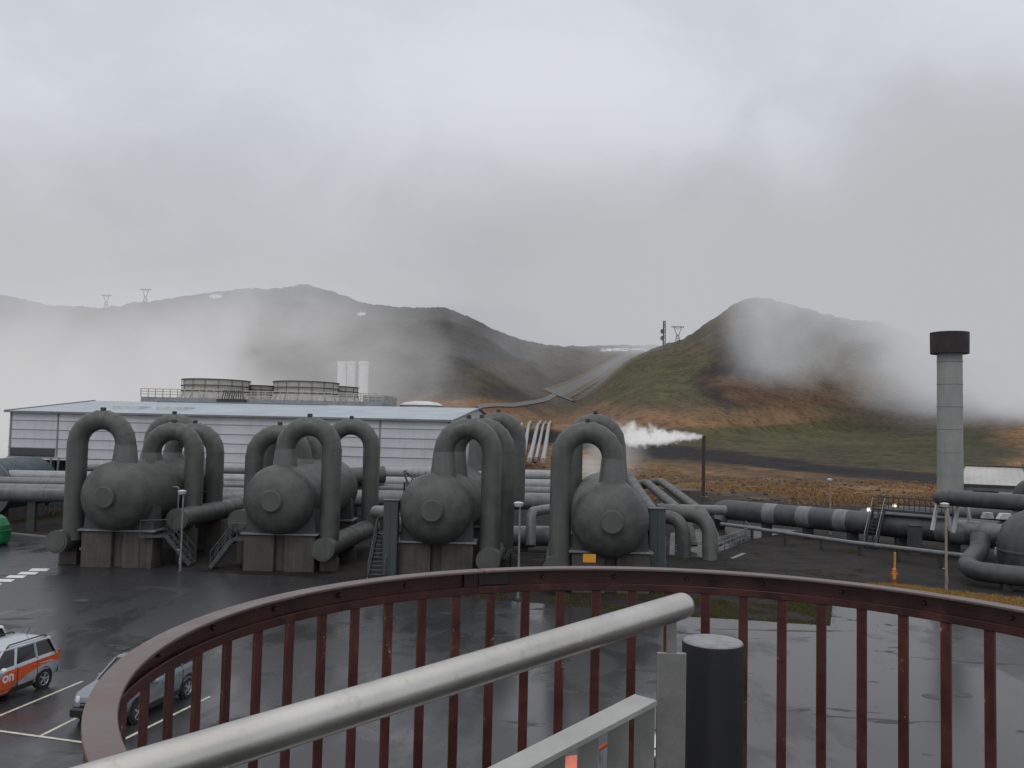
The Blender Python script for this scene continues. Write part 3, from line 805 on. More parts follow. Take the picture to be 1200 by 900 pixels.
run('thickest of the grey pipes entering from the left, nearest the road', [(-70, 69, z_(30,580,69)), (8, 74.5, z_(30,580,69))], .72, 'alu_mid', group=g, supports=[.1,.25,.4,.55,.7,.88])
run('thin grey pipe lying just above the thickest left pipe', [(-72, 72, 3.75), (6, 77, 3.75)], .42, 'alu_mid', group=g, supports=[.1,.3,.5,.7,.9])
run('pale pipe at the back of the left pipe bundle', [(-74, 75, 4.0), (6, 80, 4.15)], .52, 'alu', group=g, supports=[.1,.3,.5,.7,.9])
run('farthest pale pipe of the bundle behind the separators', [(-40, 79, 5.0), (4, 82, 4.9)], .5, 'alu', group=g, supports=[.1,.3,.5,.7,.9])
run('dark pipe low between the third and fourth separators', [at(600,628,66), at(672,628,66)], .75, 'alu_mid', group=g, supports=[.2,.8])
run('grey pipe end seen between the first two separators', [at(255,588,67), at(300,584,70)], .62, 'alu_mid', group=g, supports=[.5])
run('small dark pipe stub behind the second separator', [at(380,560,74), at(450,556,76)], .75, 'cladding', group=g, supports=[.5])
run('white pipe elbow between third separator and cabinet', [at(440,600,62), at(470,600,60), at(486,640,60)], .45, 'alu', group=g, supports=[.2])
run('bright valve pipe behind the third pair of loops', [at(622,640,62), at(622,600,63), at(645,596,66)], .36, 'alu_mid', group=g, rad=.8)
# clutter bundle of small bracing pipes behind the third separator
cl = MB()
for i in range(12):
    a = at(470 + rnd.uniform(-6,30), 575+rnd.uniform(-8,4), 70); b = at(472 + rnd.uniform(-6,40), 556+rnd.uniform(-6,8), 71); cl.tube([a, b], .05, 6)
cl.tube([at(474,565,70.5), at(474,565,70.5)*0+Vector((at(474,565,70.5).x,70.5,0))], .08, 8)
tag(cl.build('pipe_rack', M['steel_dark']), 'tangle of thin dark bracing between second and third separators', 'pipe rack')
# pipes that come past the right of the fourth tank and dive into the ground
g = 'pipes diving into the pit right of the fourth separator'
run('nearest pipe bending down into the fenced pit', [at(772,604,66), at(800,609,64.5), on_ground(802,653)-Vector((0,0,.3))], .50, 'cladding', group=g, rad=1.2)
run('thick pipe bending down at the right side of the pit', [at(774,598,67), at(831,607,64.5), on_ground(832,656)-Vector((0,0,.3))], .55, 'cladding', group=g, rad=1.5)
run('long pipe running from behind the fourth loop down to the pit', [at(736,572,92), at(757,565,90), at(803,604,69), at(812,640,68)], .40, 'cladding', group=g, rad=3)
run('farthest long pipe slanting down beside the pit', [at(745,572,96), at(773,563,94), at(826,603,70), at(842,640,69)], .40, 'cladding', group=g, rad=3)
run('short slanting pipe tight beside the fourth separator', [at(735,556,70), at(742,566,68), at(768,604,56)], .38, 'cladding', group=g, rad=1)
run('low pale pipe crossing under the slanting pipes', [at(770,596,72), at(850,598,73)], .4, 'alu_mid', group=g, supports=[.3,.8])
# steep bright pipes on the slope behind the third and fourth tanks
for i, (a, b, c) in enumerate([((612,548),(622,497),0), ((620,548),(634,497),0), ((636,548),(646,497),0), ((628,545),(640,497),1), ((600,545),(612,500),0)]):
    pa = hit(a[0], a[1]+2); pb = hit(b[0], b[1])
    pts_ = [pa.lerp(pb, k/9) for k in range(10)]; zg = [ground_z(q.x, q.y) for q in pts_]
    line = [Vector((q.x, q.y, max(zg[max(0,k-1)], zg[k], zg[min(9,k+1)]) + 1.0)) for k, q in enumerate(pts_)]
    run(['leftmost but one of the silver pipes climbing away','silver pipe climbing away, middle of the bank','rightmost silver pipe climbing the slope','slim silver pipe climbing between two thicker ones','leftmost silver pipe climbing behind the third loops'][i], line, .62 if not c else .45, 'alu', rad=6, group='silver pipes climbing the slope', band=8, supports=[.1,.3,.5,.7,.9])

# long dark duct
zc = 1.85
d0 = at(829, 628, 83); d1 = at(846, 600, 83.5); 
ductpts = [(at(838,622,84).x, 84, .4), (at(846,600,84.5).x, 85.5, zc), (at(900,602,81.4).x, 81.4, zc), (at(1010,612,75).x, 75, zc), (at(1138,624,68.5).x, 68.5, zc), (at(1176,628,66).x, 66, zc)]
duct = run('long thick dark duct with pale patches crossing the right yard', ductpts, .97, 'duct_dark', 'duct', 'duct', rad=3.0, band=3.4, supports=[.25,.4,.55,.7,.85])
def along(t): # t from duct point 2 to 4
    P = [Vector(p) for p in ductpts[2:5]]
    return P[0].lerp(P[1], t) if t < 1 else P[1].lerp(P[2], t-1)
for t0, t1 in ((-.02,.12), (.36,.5), (.75,.88)):
    a, b = along(t0), along(t1)
    MB().tube([a, b], .985, 36).build('pale_patch', M['alu_mid'], duct)
MB().tube([along(1.72), along(1.98)], .99, 36).build('pale_patch', M['alu_mid'], duct)
run('slimmer dark duct lying behind the long duct', [at(1040,600,88), at(1145,603,82), at(1210,605,79)], .62, 'duct_dark', 'duct', 'duct', supports=[.3,.7])
run('second dark duct tight behind the long duct', [Vector(ductpts[3])+Vector((1,2.3,.2)), Vector(ductpts[5])+Vector((1,2.3,.2))], .8, 'duct_dark', 'duct', 'duct', supports=[.3,.7])
run('low pipe line in front of the long duct', [at(845,614,79), at(1000,636,68.5), at(1138,652,60)], .16, 'alu_mid', 'thin_pipe', 'pipe', band=6, supports=[.15,.3,.45,.6,.75,.9])
eh = run('elevated dark header pipe on splayed white legs at right', [at(1103,583,72), at(1103,583,65), at(1215,590.5,60), at(1290,595,56)], .58, 'duct_dark', 'header_pipe', 'pipe', rad=.9)
for px, py in ((1103, 583), (1128, 584)):
    c = at(px, py, 66.5 if px < 1110 else 65)
    for sx in (-.7, .7):
        MB().bar((c.x+sx*.45, c.y, c.z-.5), (c.x+sx, c.y, 2.2), .28, .2).build('leg', M['white'], eh, bevel=.02)
run('dark pipe with flanged elbow at the right edge of the yard', [at(1149,628,58), at(1148,645,57.5), at(1128,668,55), at(1215,677,52.5), at(1300,686,50)], .60, 'duct_dark', 'elbow_pipe', 'pipe', rad=1.2, supports=[.55,.8])
fl = at(1151,650,57.2)
run('short grey pipe stub joining the dark tank', [at(1138,620,63), at(1180,626,60)], .62, 'alu_mid', 'pipe_stub', 'pipe')
run('small upright pipe behind the elevated header', [at(1196,600,70), at(1196,570,70), at(1230,568,69)], .6, 'duct_dark', 'pipe_stub', 'pipe', rad=1)
# two small floodlight boxes under the header
for i, (px, py, w) in enumerate(((1157,604,8), (1177,605,11))):
    c = at(px, py, 64); 
    MBx = MB().prism([(-.45*w/9, -.22), (.45*w/9, -.22), (.3*w/9, .22), (-.2*w/9, .22)], -.25, .25, Matrix(((1,0,0,c.x),(0,0,-1,c.y),(0,1,0,c.z),(0,0,0,1))))
    tag(MBx.build('insulation_box', M['white'], bevel=.02), ['left white valve cover below the elevated header','right white valve cover below the elevated header'][i], 'valve cover')
for i, (px, py) in enumerate(((1173,632),(1169,646))):
    c = at(px, py, 58); tag(MB().box(c.x-.16, c.x+.16, c.y-.1, c.y+.1, c.z-.26, c.z+.26).build('junction_box', M['white'], bevel=.03), ['upper small white box by the dark tank','lower small white box by the dark tank'][i], 'junction box')

# stair crossing over the duct, with two small lit lamps
def crossover():
    c = along(1.22); dd = (along(1.6)-along(1.0)).normalized(); nn = Vector((-dd.y, dd.x, 0))
    if nn.y > 0: nn = -nn
    root = thing('crossover_stair', 'dark steel stile with handrails climbing over the long duct', 'staircase', (c.x, c.y, 0))
    L = lambda p: Vector(p) - Vector((c.x, c.y, 0))
    top = c + nn*1.0; top.z = 3.15; bot = c + nn*2.6; bot.z = .1; top2 = c - nn*3.2; top2.z = 3.15
    for k in (-.5, .5):
        MB().bar(L(top+dd*k), L(bot+dd*k), .08, .22).build('stringer', M['steel_dark'], root)
        r = MB(); r.tube([L(bot+dd*k)+Vector((0,0,1.0)), L(top+dd*k)+Vector((0,0,1.0))], .035, 8); r.tube([L(bot+dd*k), L(bot+dd*k)+Vector((0,0,1))], .03, 8)
        r.build('handrail', M['galv'], root)
    t = MB()
    for i in range(11):
        q = top.lerp(bot, (i+.5)/11); t.bar(L(q-dd*.5), L(q+dd*.5), .26, .05)
    t.build('tread', M['steel_dark'], root)
    e = dd*5.5
    pl = MB(); z = 3.15
    for a_, b_ in ((top-dd*.5, top+e), (top-dd*.5-nn*1.0, top+e-nn*1.0)): pl.bar(L(a_), L(b_), .1, .18)
    qs = [L(top-dd*.5), L(top+e), L(top+e-nn*1.0), L(top-dd*.5-nn*1.0)]
    pl.bm.faces.new([pl.bm.verts.new(q+Vector((0,0,.1))) for q in qs]); pl.build('landing', M['steel_dark'], root)
    rr = MB()
    for off in (0, -1.0):
        for i in range(8):
            q = L(top - dd*.5 + (e+dd*.5)*(i/7) + nn*off); rr.tube([q, q+Vector((0,0,1.05))], .035, 8)
        for h in (.55, 1.05): rr.tube([L(top-dd*.5+nn*off)+Vector((0,0,h)), L(top+e+nn*off)+Vector((0,0,h))], .032, 8)
    rr.build('guardrail', M['steel_dark'], root)
    lg = MB()
    for q in qs: lg.tube([Vector((q.x, q.y, -.02)), q], .06, 8)
    lg.build('leg', M['steel_dark'], root)
    for px, py in ((1017, 597), (1047, 592)):
        q = at(px, py, c.y); q = L(q); q.y = -.2
        MB().box(q.x-.14, q.x+.14, q.y-.08, q.y+.08, q.z-.14, q.z+.14).build('lamp', M['lit'], root, bevel=.03)
crossover()

# fenced concrete pit
def fence(label, pts, h=1.1, n=5, rails=(.35,.7,1.1), mat='galv'):
    root = thing('guard_fence', label, 'fence', (*pts[0][:2], 0)); o0 = Vector((*pts[0][:2], 0))
    P = [Vector(p) - o0 for p in pts]; rl = MB()
    for a, b in zip(P[:-1], P[1:]):
        k = max(1, int((b-a).length/1.6))
        for i in range(k+ (b is P[-1])): q = a.lerp(b, i/k); MB().tube([q, q+Vector((0,0,h))], .05, 8).build('post', M[mat], root)
        for z in rails: rl.tube([a+Vector((0,0,z)), b+Vector((0,0,z))], .025, 6)
    rl.build('rail', M[mat], root)
gp = lambda px, py: (*on_ground(px, py)[:2], 0)
fence('steel guard fence around the pit where the pipes dive', [gp(784,650), gp(824,653), gp(842,648), gp(880,632), gp(872,622)])
tag(MB().poly([gp(784,651)[:2]+(.03,), gp(825,654)[:2]+(.03,), gp(884,632)[:2]+(.03,), gp(935,622)[:2]+(.03,), gp(860,614)[:2]+(.03,), gp(786,625)[:2]+(.03,)]).build('pavement', M['asphalt'], smooth=False), kind='structure')
fence('dark fence between the third and fourth separators', [gp(598,668), gp(638,669)], mat='steel_dark')
ql = MB().bar(gp(858,655), gp(872,649), .3, .12); tag(ql.build('kerb_stone', M['kerb']), 'short pale kerb stone beside the fenced pit', 'kerb stone')
wp = MB().tube([Vector(gp(753,661)), Vector(gp(753,661))+Vector((0,0,2.1))], .06, 10); tag(wp.build('pipe_post', M['galv']), 'pale slim post left of the cabinet by the fourth separator', 'post')
wp = MB().tube([Vector(gp(779,664)), Vector(gp(779,664))+Vector((0,0,2.0))], .06, 10); tag(wp.build('pipe_post', M['galv']), 'pale slim post right of the cabinet by the fourth separator', 'post')

# ---------------------------------------------------------------- lamp posts
def lamp(px, base, top, label, head=1.0, w=.055, warm=False):
    b = on_ground(px, base); h = at(px, top, b.y).z
    root = thing('lamp_post', label, 'lamp post', (b.x, b.y, 0), group='slim yard lamp posts')
    MB().tube([(0,0,-.02), (0,0,h-.1)], [w*1.15, w*.9], 14).build('pole', M['warmpole'] if warm else M['galv'], root)
    hd = MB().lathe([(0,0),(.12,0),(.2,.05),(.26,.2),(.27,.24),(.1,.3),(0,.3)], (-.08,0,h-.2), (0,0,1), 20)
    hd.build('lamp_head', M['lamp'], root)
    MB().box(-.07,.07,-w*1.6,-w*.9, .5,.95).build('hatch', M['galv'], root)
    MB().tube([(0,0,-.02),(0,0,.12)], .16, 14).build('foot', M['concrete_dark'], root)
    MB().tube([(-.22,0,1.35),(.0,0,1.35)], .04, 8).build('bracket', M['galv'], root)
M['warmpole'] = weathered('rust_tinged_pole', (.34, .25, .2), (.24, .19, .16), 2, .5)
lamp(211, 671, 576, 'lamp post standing in front of the leftmost separator')
lamp(607, 703, 590, 'lamp post rising between the third and fourth separators')
lamp(973, 628, 562, 'distant lamp post in front of the long dark duct', w=.07, warm=True)
lamp(1109, 693, 591, 'lamp post on the gravel near the right hand white verge', w=.07, warm=True)

# hydrant with its marker pole
b = on_ground(1048, 682)
hy = thing('fire_hydrant', 'orange and yellow hydrant with tall yellow marker pole on gravel', 'hydrant', (b.x, b.y, 0))
MB().lathe([(0,0),(.15,0),(.15,.2),(.1,.22)], (0,0,0), (0,0,1), 20).build('base', M['red'], hy)
MB().lathe([(.11,.21),(.11,.62),(.14,.63),(.14,.68),(.09,.72)], (0,0,0), (0,0,1), 20).build('barrel', M['yellow'], hy)
MB().lathe([(.14,.69),(.13,.8),(.06,.88),(0,.9)], (0,0,0), (0,0,1), 20).build('bonnet', M['orange'], hy)
MB().tube([(-.22,0,.5),(.22,0,.5)], .055, 12).build('outlet', M['orange'], hy)
MB().tube([(.06,.12,0),(.1,.12,1.85)], .065, 8).build('marker_pole', M['yellow'], hy)

# steaming vent pipe on the moor
vb = at(824, 586, 122); vz = ground_z(vb.x, 122)
vt = thing('vent_pipe', 'rusty upright vent pipe blowing a white plume to the left', 'vent pipe', (vb.x, 122, vz))
htop = at(824, 511, 122).z - vz
MB().tube([(0,0,-.3),(0,0,htop)], .24, 16, caps=False).build('pipe', M['rust'], vt)
MB().tube([(0,0,htop-.25),(0,0,htop+.05)], .29, 16, caps=False).build('rim', M['rust'], vt)
MB().box(-.7,.7,-.7,.7,-.4,.5).build('plinth', M['concrete_dark'], vt, bevel=.05)
bk = at(800, 590, 118); tag(MB().box(bk.x-2.4, bk.x+2.2, 117, 121, -.3, 1.6).build('block_hut', M['concrete_dark'], bevel=.05), 'low dark concrete block at the foot of the vent pipe', 'concrete block')

# tall vent stack at right
sb = at(1113.5, 560, 100); r0 = 13.6/F*100; topz = at(1115, 390, 100).z
stk = thing('vent_stack', 'tall pale round concrete stack with wide dark cap', 'stack', (sb.x, 100, 0))
MB().lathe([(r0*1.04,-.3),(r0,topz-2.4)], (0,0,0), (0,0,1), 48).build('shaft', M['concrete'], stk)
jn = MB()
for k in range(1, 8):
    zz = topz*k/8.3; jn.lathe([(r0*1.03,zz-.04),(r0*1.045,zz-.03),(r0*1.045,zz+.03),(r0*1.03,zz+.04)], (0,0,0), (0,0,1), 48)
jn.build('joint_ring', M['concrete'], stk)
MB().lathe([(r0*.9,topz-2.45),(r0*1.54,topz-2.45),(r0*1.56,topz),(r0*1.4,topz),(r0*1.38,topz-.6),(0,topz-.6)], (0,0,0), (0,0,1), 48).build('cap', M['cap'], stk)

# ---------------------------------------------------------------- buildings
def hall():
    A = Vector((at(12,481,93).x, 93, 0)); B = Vector((at(529,493,87).x, 87, 0))
    d = (B-A).normalized(); n = Vector((-d.y, d.x, 0)); L = (B-A).length
    root = thing('industrial_hall', 'long low pale blue grey hall with ribbed roof behind the separators', 'building', A, atan2(d.y, d.x))
    ze, zb, zr, dep = 9.95, 5.1, 11.6, 15.5
    MB().box(0, L, .0, dep*2, zb, ze-.06).build('wall', M['hallwall'], root)
    j = MB()
    for k in range(1, 5): j.box(-.02, L+.02, -.05, -.004, zb + (ze-zb)*k/5-.022, zb + (ze-zb)*k/5+.022)
    for x in (.2, 5.6, L-.2, L-7.3): j.box(x-.08, x+.08, -.06, -.004, zb, ze-.1)
    j.box(-.05, L+.05, -.09, -.003, zb-.16, zb-.003)
    j.build('cover_strip', M['joint'], root)
    # hipped ends on the roof
    x0, x1 = 3.6, L+.8
    r = MB(); o = .35
    v = [(-o,-o,ze),(L+o,-o,ze),(x1,dep,zr),(x0*.1,dep,zr)]
    r.poly([(-o,-o,ze),(L+o,-o,ze),(L+o,dep,zr),(-o,dep,zr)]); r.poly([(-o,dep,zr),(L+o,dep,zr),(L+o,2*dep+o,ze),(-o,2*dep+o,ze)])
    ro = r.build('roof', M['hallroof'], root, smooth=False)
    g_ = MB().poly([(0,0,ze-.06),(0,dep,zr-.06),(0,2*dep,ze-.06)]); g_.poly([(L,0,ze-.06),(L,dep,zr-.06),(L,2*dep,ze-.06)]); g_.build('gable', M['hallwall'], root, smooth=False)
    f = MB(); f.box(-o-.05, L+o+.05, -o-.1, -o+.02, ze-.16, ze+.03); f.bar((L+o, -o, ze+.02), (L+o, dep, zr+.02), .2, .16); f.bar((-o, -o, ze+.02), (-o, dep, zr+.02), .2, .16); f.bar((8, dep, zr+.06), (L*.62, dep, zr+.06), .5, .14)
    f.build('eaves_flashing', M['galv'], ro)
    sl = (zr-ze)/(dep+o)
    for px in (166, 221):
        c = at(px, 477, 100) - A; x = c.dot(d); y = 6.2
        hmb = MB().box(x-1.7, x+1.7, y-1.3, y+1.3, ze+sl*(y+o)-.2, ze+sl*(y+o)+.22); hmb.build('roof_hatch', M['white'], ro, bevel=.03)
    MB().box(.25, 5.4, -.03, -.004, zb+.05, zb+.92).build('window', M['pane'], root)
    MB().box(.1, L-.2, 1.4, 29, 0, zb-.01).build('lower_storey', M['teal'], root)
    mb = MB()
    for k in range(14): mb.box(.4+k*(L-.8)/13-.09, .4+k*(L-.8)/13+.09, .3, .5, 0, zb-.01)
    mb.build('column', M['galv'], root)
    w = MB()
    for k in range(13):
        x = .8 + k*(L-.8)/13; w.box(x, x+2.9, 1.36, 1.39, 2.2, 4.6)
    w.build('window_band', M['pane'], root)
    MB().box(0, 7.4, -.4, -.1, 4.86, 5.0).build('beam', M['white'], root)
hall()
def cooling():
    Y = 128; z = lambda py, px=300: at(px, py, Y).z
    a = at(175, 468, Y).x; b = at(452, 472, Y).x; zt = 12.75
    root = thing('cooling_tower', 'cooling tower deck with cream fan stacks steaming behind the hall', 'cooling tower', (0,Y,0))
    MB().box(a, b, -3, 12, 0, zt).build('casing', M['cooling_deck'], root, bevel=.05)
    gr = MB()
    for k in range(34):
        x = a + (b-a)*k/33; gr.box(x-.05, x+.05, -3.1, -2.98, zt+.0, zt+1.15)
    for zz in (.4, .78, 1.15): gr.box(a, b, -3.12, -3.0, zt+zz-.05, zt+zz+.05)
    gr.build('guardrail', M['cream'], root)
    for (x0, x1, ytop, yy) in ((216,291,446,3.2),(322,396,448.5,3.2),(286,318,453,9.5),(386,419,454,9.5)):
        xa = at(x0, 455, Y+yy).x; xb = at(x1, 455, Y+yy).x; r = (xb-xa)/2; c = (xa+xb)/2
        zt2 = at((x0+x1)/2, ytop, Y+yy).z; 
        if x1-x0 < 40: r = 4.4; c = xb - r if x0 > 350 else xa + 2.2
        prof = [(r*1.10, zt+.01), (r*1.05, zt+.5), (r, zt+1.1), (r*.985, zt+1.8), (r, zt2-.1), (r*1.02, zt2), (r*.96, zt2), (r*.94, zt+1)]
        fs = MB().lathe(prof, (c, yy, 0), (0,0,1), 40).build('fan_stack', M['cream'], root, ang=30)
        rb_ = MB()
        for k in range(16):
            t = 2*pi*k/16; p0 = Vector((c+cos(t)*r*1.12, yy+sin(t)*r*1.12, zt+.02)); p1 = Vector((c+cos(t)*r*1.02, yy+sin(t)*r*1.02, zt+1.1)); p2 = Vector((c+cos(t)*r*1.02, yy+sin(t)*r*1.02, zt2-.02))
            rb_.bar(p0, p1, .05); rb_.bar(p1, p2, .05)
        for zz in (zt+1.15, (zt+zt2)/2+.5, zt2-.02): rb_.lathe([(r*1.02,zz-.07),(r*1.045,zz-.05),(r*1.045,zz+.05),(r*1.02,zz+.07)], (c,yy,0), (0,0,1), 40)
        rb_.build('rib', M['steel_dark'], fs)
    gd = MB(); x = at(281, 465, Y).x
    for k in range(10): gd.bar((x-1.6+k*.35, -3.5, zt-.9), (x-1.2+k*.3, -3.4, zt+1.2), .1)
    gd.box(x-2, x+2, -4.2, -3.15, zt-.6, zt-.1); gd.build('platform', M['steel_dark'], root)
cooling()
# white machinery building and dome right of the cooling tower
bx = at(440, 466, 150); tag(MB().box(at(425,466,150).x, at(458,466,150).x, 150, 158, 0, at(440,463,150).z).build('plant_room', M['alu'], bevel=.1), 'small pale plant room at the right end of the cooling tower', 'building')
c = at(490, 475, 150); 
tk = thing('storage_tank', 'pale round tank with low dome roof beyond the hall', 'tank', (c.x, 156, 0)); zt = at(490, 474, 150).z
MB().lathe([(3.9, 0), (3.9, zt)], n=40).build('wall', M['alu'], tk); MB().lathe([(4.0, zt+.01), (3, zt+.5), (1.5, zt+.75), (0, zt+.8)], n=40).build('roof', M['white'], tk)
for i, (px, w, y) in enumerate(((401, 5.0, 240), (412, 4.6, 245), (426.5, 5.6, 232))):
    cc = at(px, 424, y); r = w/F*y
    s = thing('chimney', ['leftmost pale chimney half lost in steam', 'thin middle chimney of the three in the steam', 'clearest white chimney, rightmost of the three in the steam'][i], 'chimney', (cc.x, y, ground_z(cc.x, y)))
    hh = cc.z - ground_z(cc.x, y) 
    MB().lathe([(r*1.05, -.5), (r, hh), (r*.85, hh), (r*.85, hh-1)], n=24).build('shaft', M['white'], s)
    MB().lathe([(r*1.0, hh*.97), (r*1.12, hh*.975), (r*1.12, hh), (r*1.0, hh+.05)], n=24).build('rim', M['white'], s)
# right shed
def shed():
    Y = 100; a = at(1128, 568, Y); x0 = a.x; x1 = x0 + 22; ze = at(1128, 567, Y).z; rx = at(1143, 546, Y+5); zr = at(1143, 546, Y+5.5).z
    root = thing('service_shed', 'light grey shed with pale ribbed roof right of the tall stack', 'building', (x0, Y, 0), -.44)
    W = x1-x0
    MB().box(0, W, 0, 11, 0, ze-.05).build('wall', M['shedwall'], root)
    r = MB(); r.poly([(-.3,-.3,ze),(W+.3,-.3,ze),(W+.3,5.5,zr),(-.3+.9,5.5,zr)]); r.poly([(.6,5.5,zr),(W+.3,5.5,zr),(W+.3,11.3,ze),(-.3,11.3,ze)]); r.poly([(-.3,-.3,ze),(.6,5.5,zr),(-.3,11.3,ze)])
    ro = r.build('roof', M['shedroof'], root, smooth=False)
    f = MB(); f.box(-.4, W+.4, -.42, -.3, ze-.2, ze+.04); f.bar((.6,5.5,zr+.05),(W,5.5,zr+.05), .3, .12); f.build('gutter', M['steel_dark'], ro)
    MB().box(6.5, W-1, 4.5, 6.5, zr-.2, zr+.5).build('ridge_vent', M['alu_mid'], ro)
    w = MB(); 
    for k in range(4): w.box(1+k*4.6, 3.6+k*4.6, -.05, -.004, ze-1.6, ze-.7)
    w.build('window', M['pane'], root)
    c = MB().box(-.1, W, -.08, -.003, ze-2.5, ze-2.3); c.build('cover_strip', M['galv'], root)
shed()
# teal tank at left edge, igloo shaped recycling container
c = at(-6, 553, 78)
tt = thing('storage_tank', 'dark teal arched tank at the left edge behind the pipes', 'tank', (c.x, 78, 0))
MB().tube([(0,-2,2.9),(0,6,2.9)], 2.6, 36).build('shell', M['teal'], tt); MB().box(-2,2,-1,5,0,1.2).build('plinth', M['concrete_dark'], tt)
MB().tube([(0,-2.05,2.9),(0,-1.9,2.9)], 2.68, 36).build('rim', M['alu_mid'], tt)
c = on_ground(-12, 641)
gc = thing('recycling_container', 'rounded bright green container at the left edge of the road', 'container', (c.x, c.y+.6, 0))
MB().lathe([(0,.12),(.75,.12),(.95,.3),(1.0,.8),(.9,1.5),(.62,2.0),(.3,2.2),(0,2.22)], n=14).build('shell', M['green'], gc, ang=15)
MB().lathe([(.7,0),(.8,.0),(.8,.14),(0,.14)], n=20).build('base', M['trim'], gc)
MB().lathe([(.98,1.05),(1.0,1.08),(.99,1.16),(.95,1.18)], n=14).build('rib', M['green'], gc)
MB().tube([(-.25,0,2.2),(-.2,0,2.4),(.2,0,2.4),(.25,0,2.2)], .04, 8).build('lifting_eye', M['steel_dark'], gc)
# slim posts in front of hall
for i, px in enumerate((59, 65)):
    c = at(px, 553, 84); tag(MB().bar((c.x, 84, 0), (c.x + (.25 if i else 0), 84, at(px,536,84).z), .16, .12).build('support_post', M['galv']), ['left white post under the hall beam','right white post under the hall beam'][i], 'post')

# ---------------------------------------------------------------- pylons and mast on the ridge
def pylon(px, pybase, pytop, label, kind='lattice', w=7.0, yy=None):
    p = hit(px, pybase+2) if yy is None else at(px, pybase, yy); 
    if p is None: p = at(px, pybase, 900)
    h = at(px, pytop, p.y).z - p.z; root = thing('pylon' if kind != 'mast' else 'radio_mast', label, 'pylon' if kind != 'mast' else 'mast', p, group='pylons on the ridge' if kind != 'mast' else None)
    t = .32 * p.y / 700 * 1.3
    if kind == 'mast':
        b = MB()
        for sx, sy in ((-1,-1),(1,-1),(0,1)): b.bar((sx*.9, sy*.9, -1), (sx*.7, sy*.7, h), t*1.4)
        for k in range(10): z0, z1 = h*k/10, h*(k+1)/10; s = 1 if k % 2 else -1; b.bar((-s*.9,-.9,z0),(s*.9,-.9,z1), t)
        b.build('lattice', M['galv_far'], root)
        for z in (.35, .6): MB().lathe([(0,0),(1.6,.3),(1.7,.6)], (-1.2,-.5,h*z), (-1,-.6,0), 16).build('dish', M['galv_far'], root)
        return
    W = h*.36; lb = MB()
    for s in (-1, 1):
        lb.bar((s*W*.45, 0, -1), (s*W*.16, 0, h*.55), t); lb.bar((s*W*.16, 0, h*.55), (s*W*.62, 0, h), t)
        for k in range(4):
            z0, z1 = h*.55*k/4, h*.55*(k+1)/4; f0 = .45-.29*k/4; f1 = .45-.29*(k+1)/4
            lb.bar((s*W*f0,0,z0), (-s*W*f1,0,z1), t*.7)
    lb.bar((-W*.16,0,h*.55), (W*.16,0,h*.55), t)
    lb.build('lattice', M['galv_far'], root)
    ca = MB().bar((-W*1.0,0,h), (W*1.0,0,h), t*1.2, t*1.4); ca.bar((-W*.6,0,h),(0,0,h*.86),t*.7); ca.bar((W*.6,0,h),(0,0,h*.86),t*.7); ca.build('crossarm', M['galv_far'], root)
    ins = MB()
    for x in (-.9, 0, .9): ins.bar((x*W,0,h),(x*W,0,h*.93), t*.8)
    ins.build('insulator', M['galv_far'], root)
M['galv_far'] = weathered('weathered_lattice_steel', (.09, .095, .1), None, .5, .6)
pylon(124, 361, 346, 'larger pylon far left on the misty ridge'); pylon(170, 355, 339, 'fainter pylon left of the highest hill')
pylon(794, 402, 383, 'lattice pylon on the saddle beside the mast', w=9); pylon(778, 406, 376, 'slim mast with dishes left of the saddle pylon', 'mast')

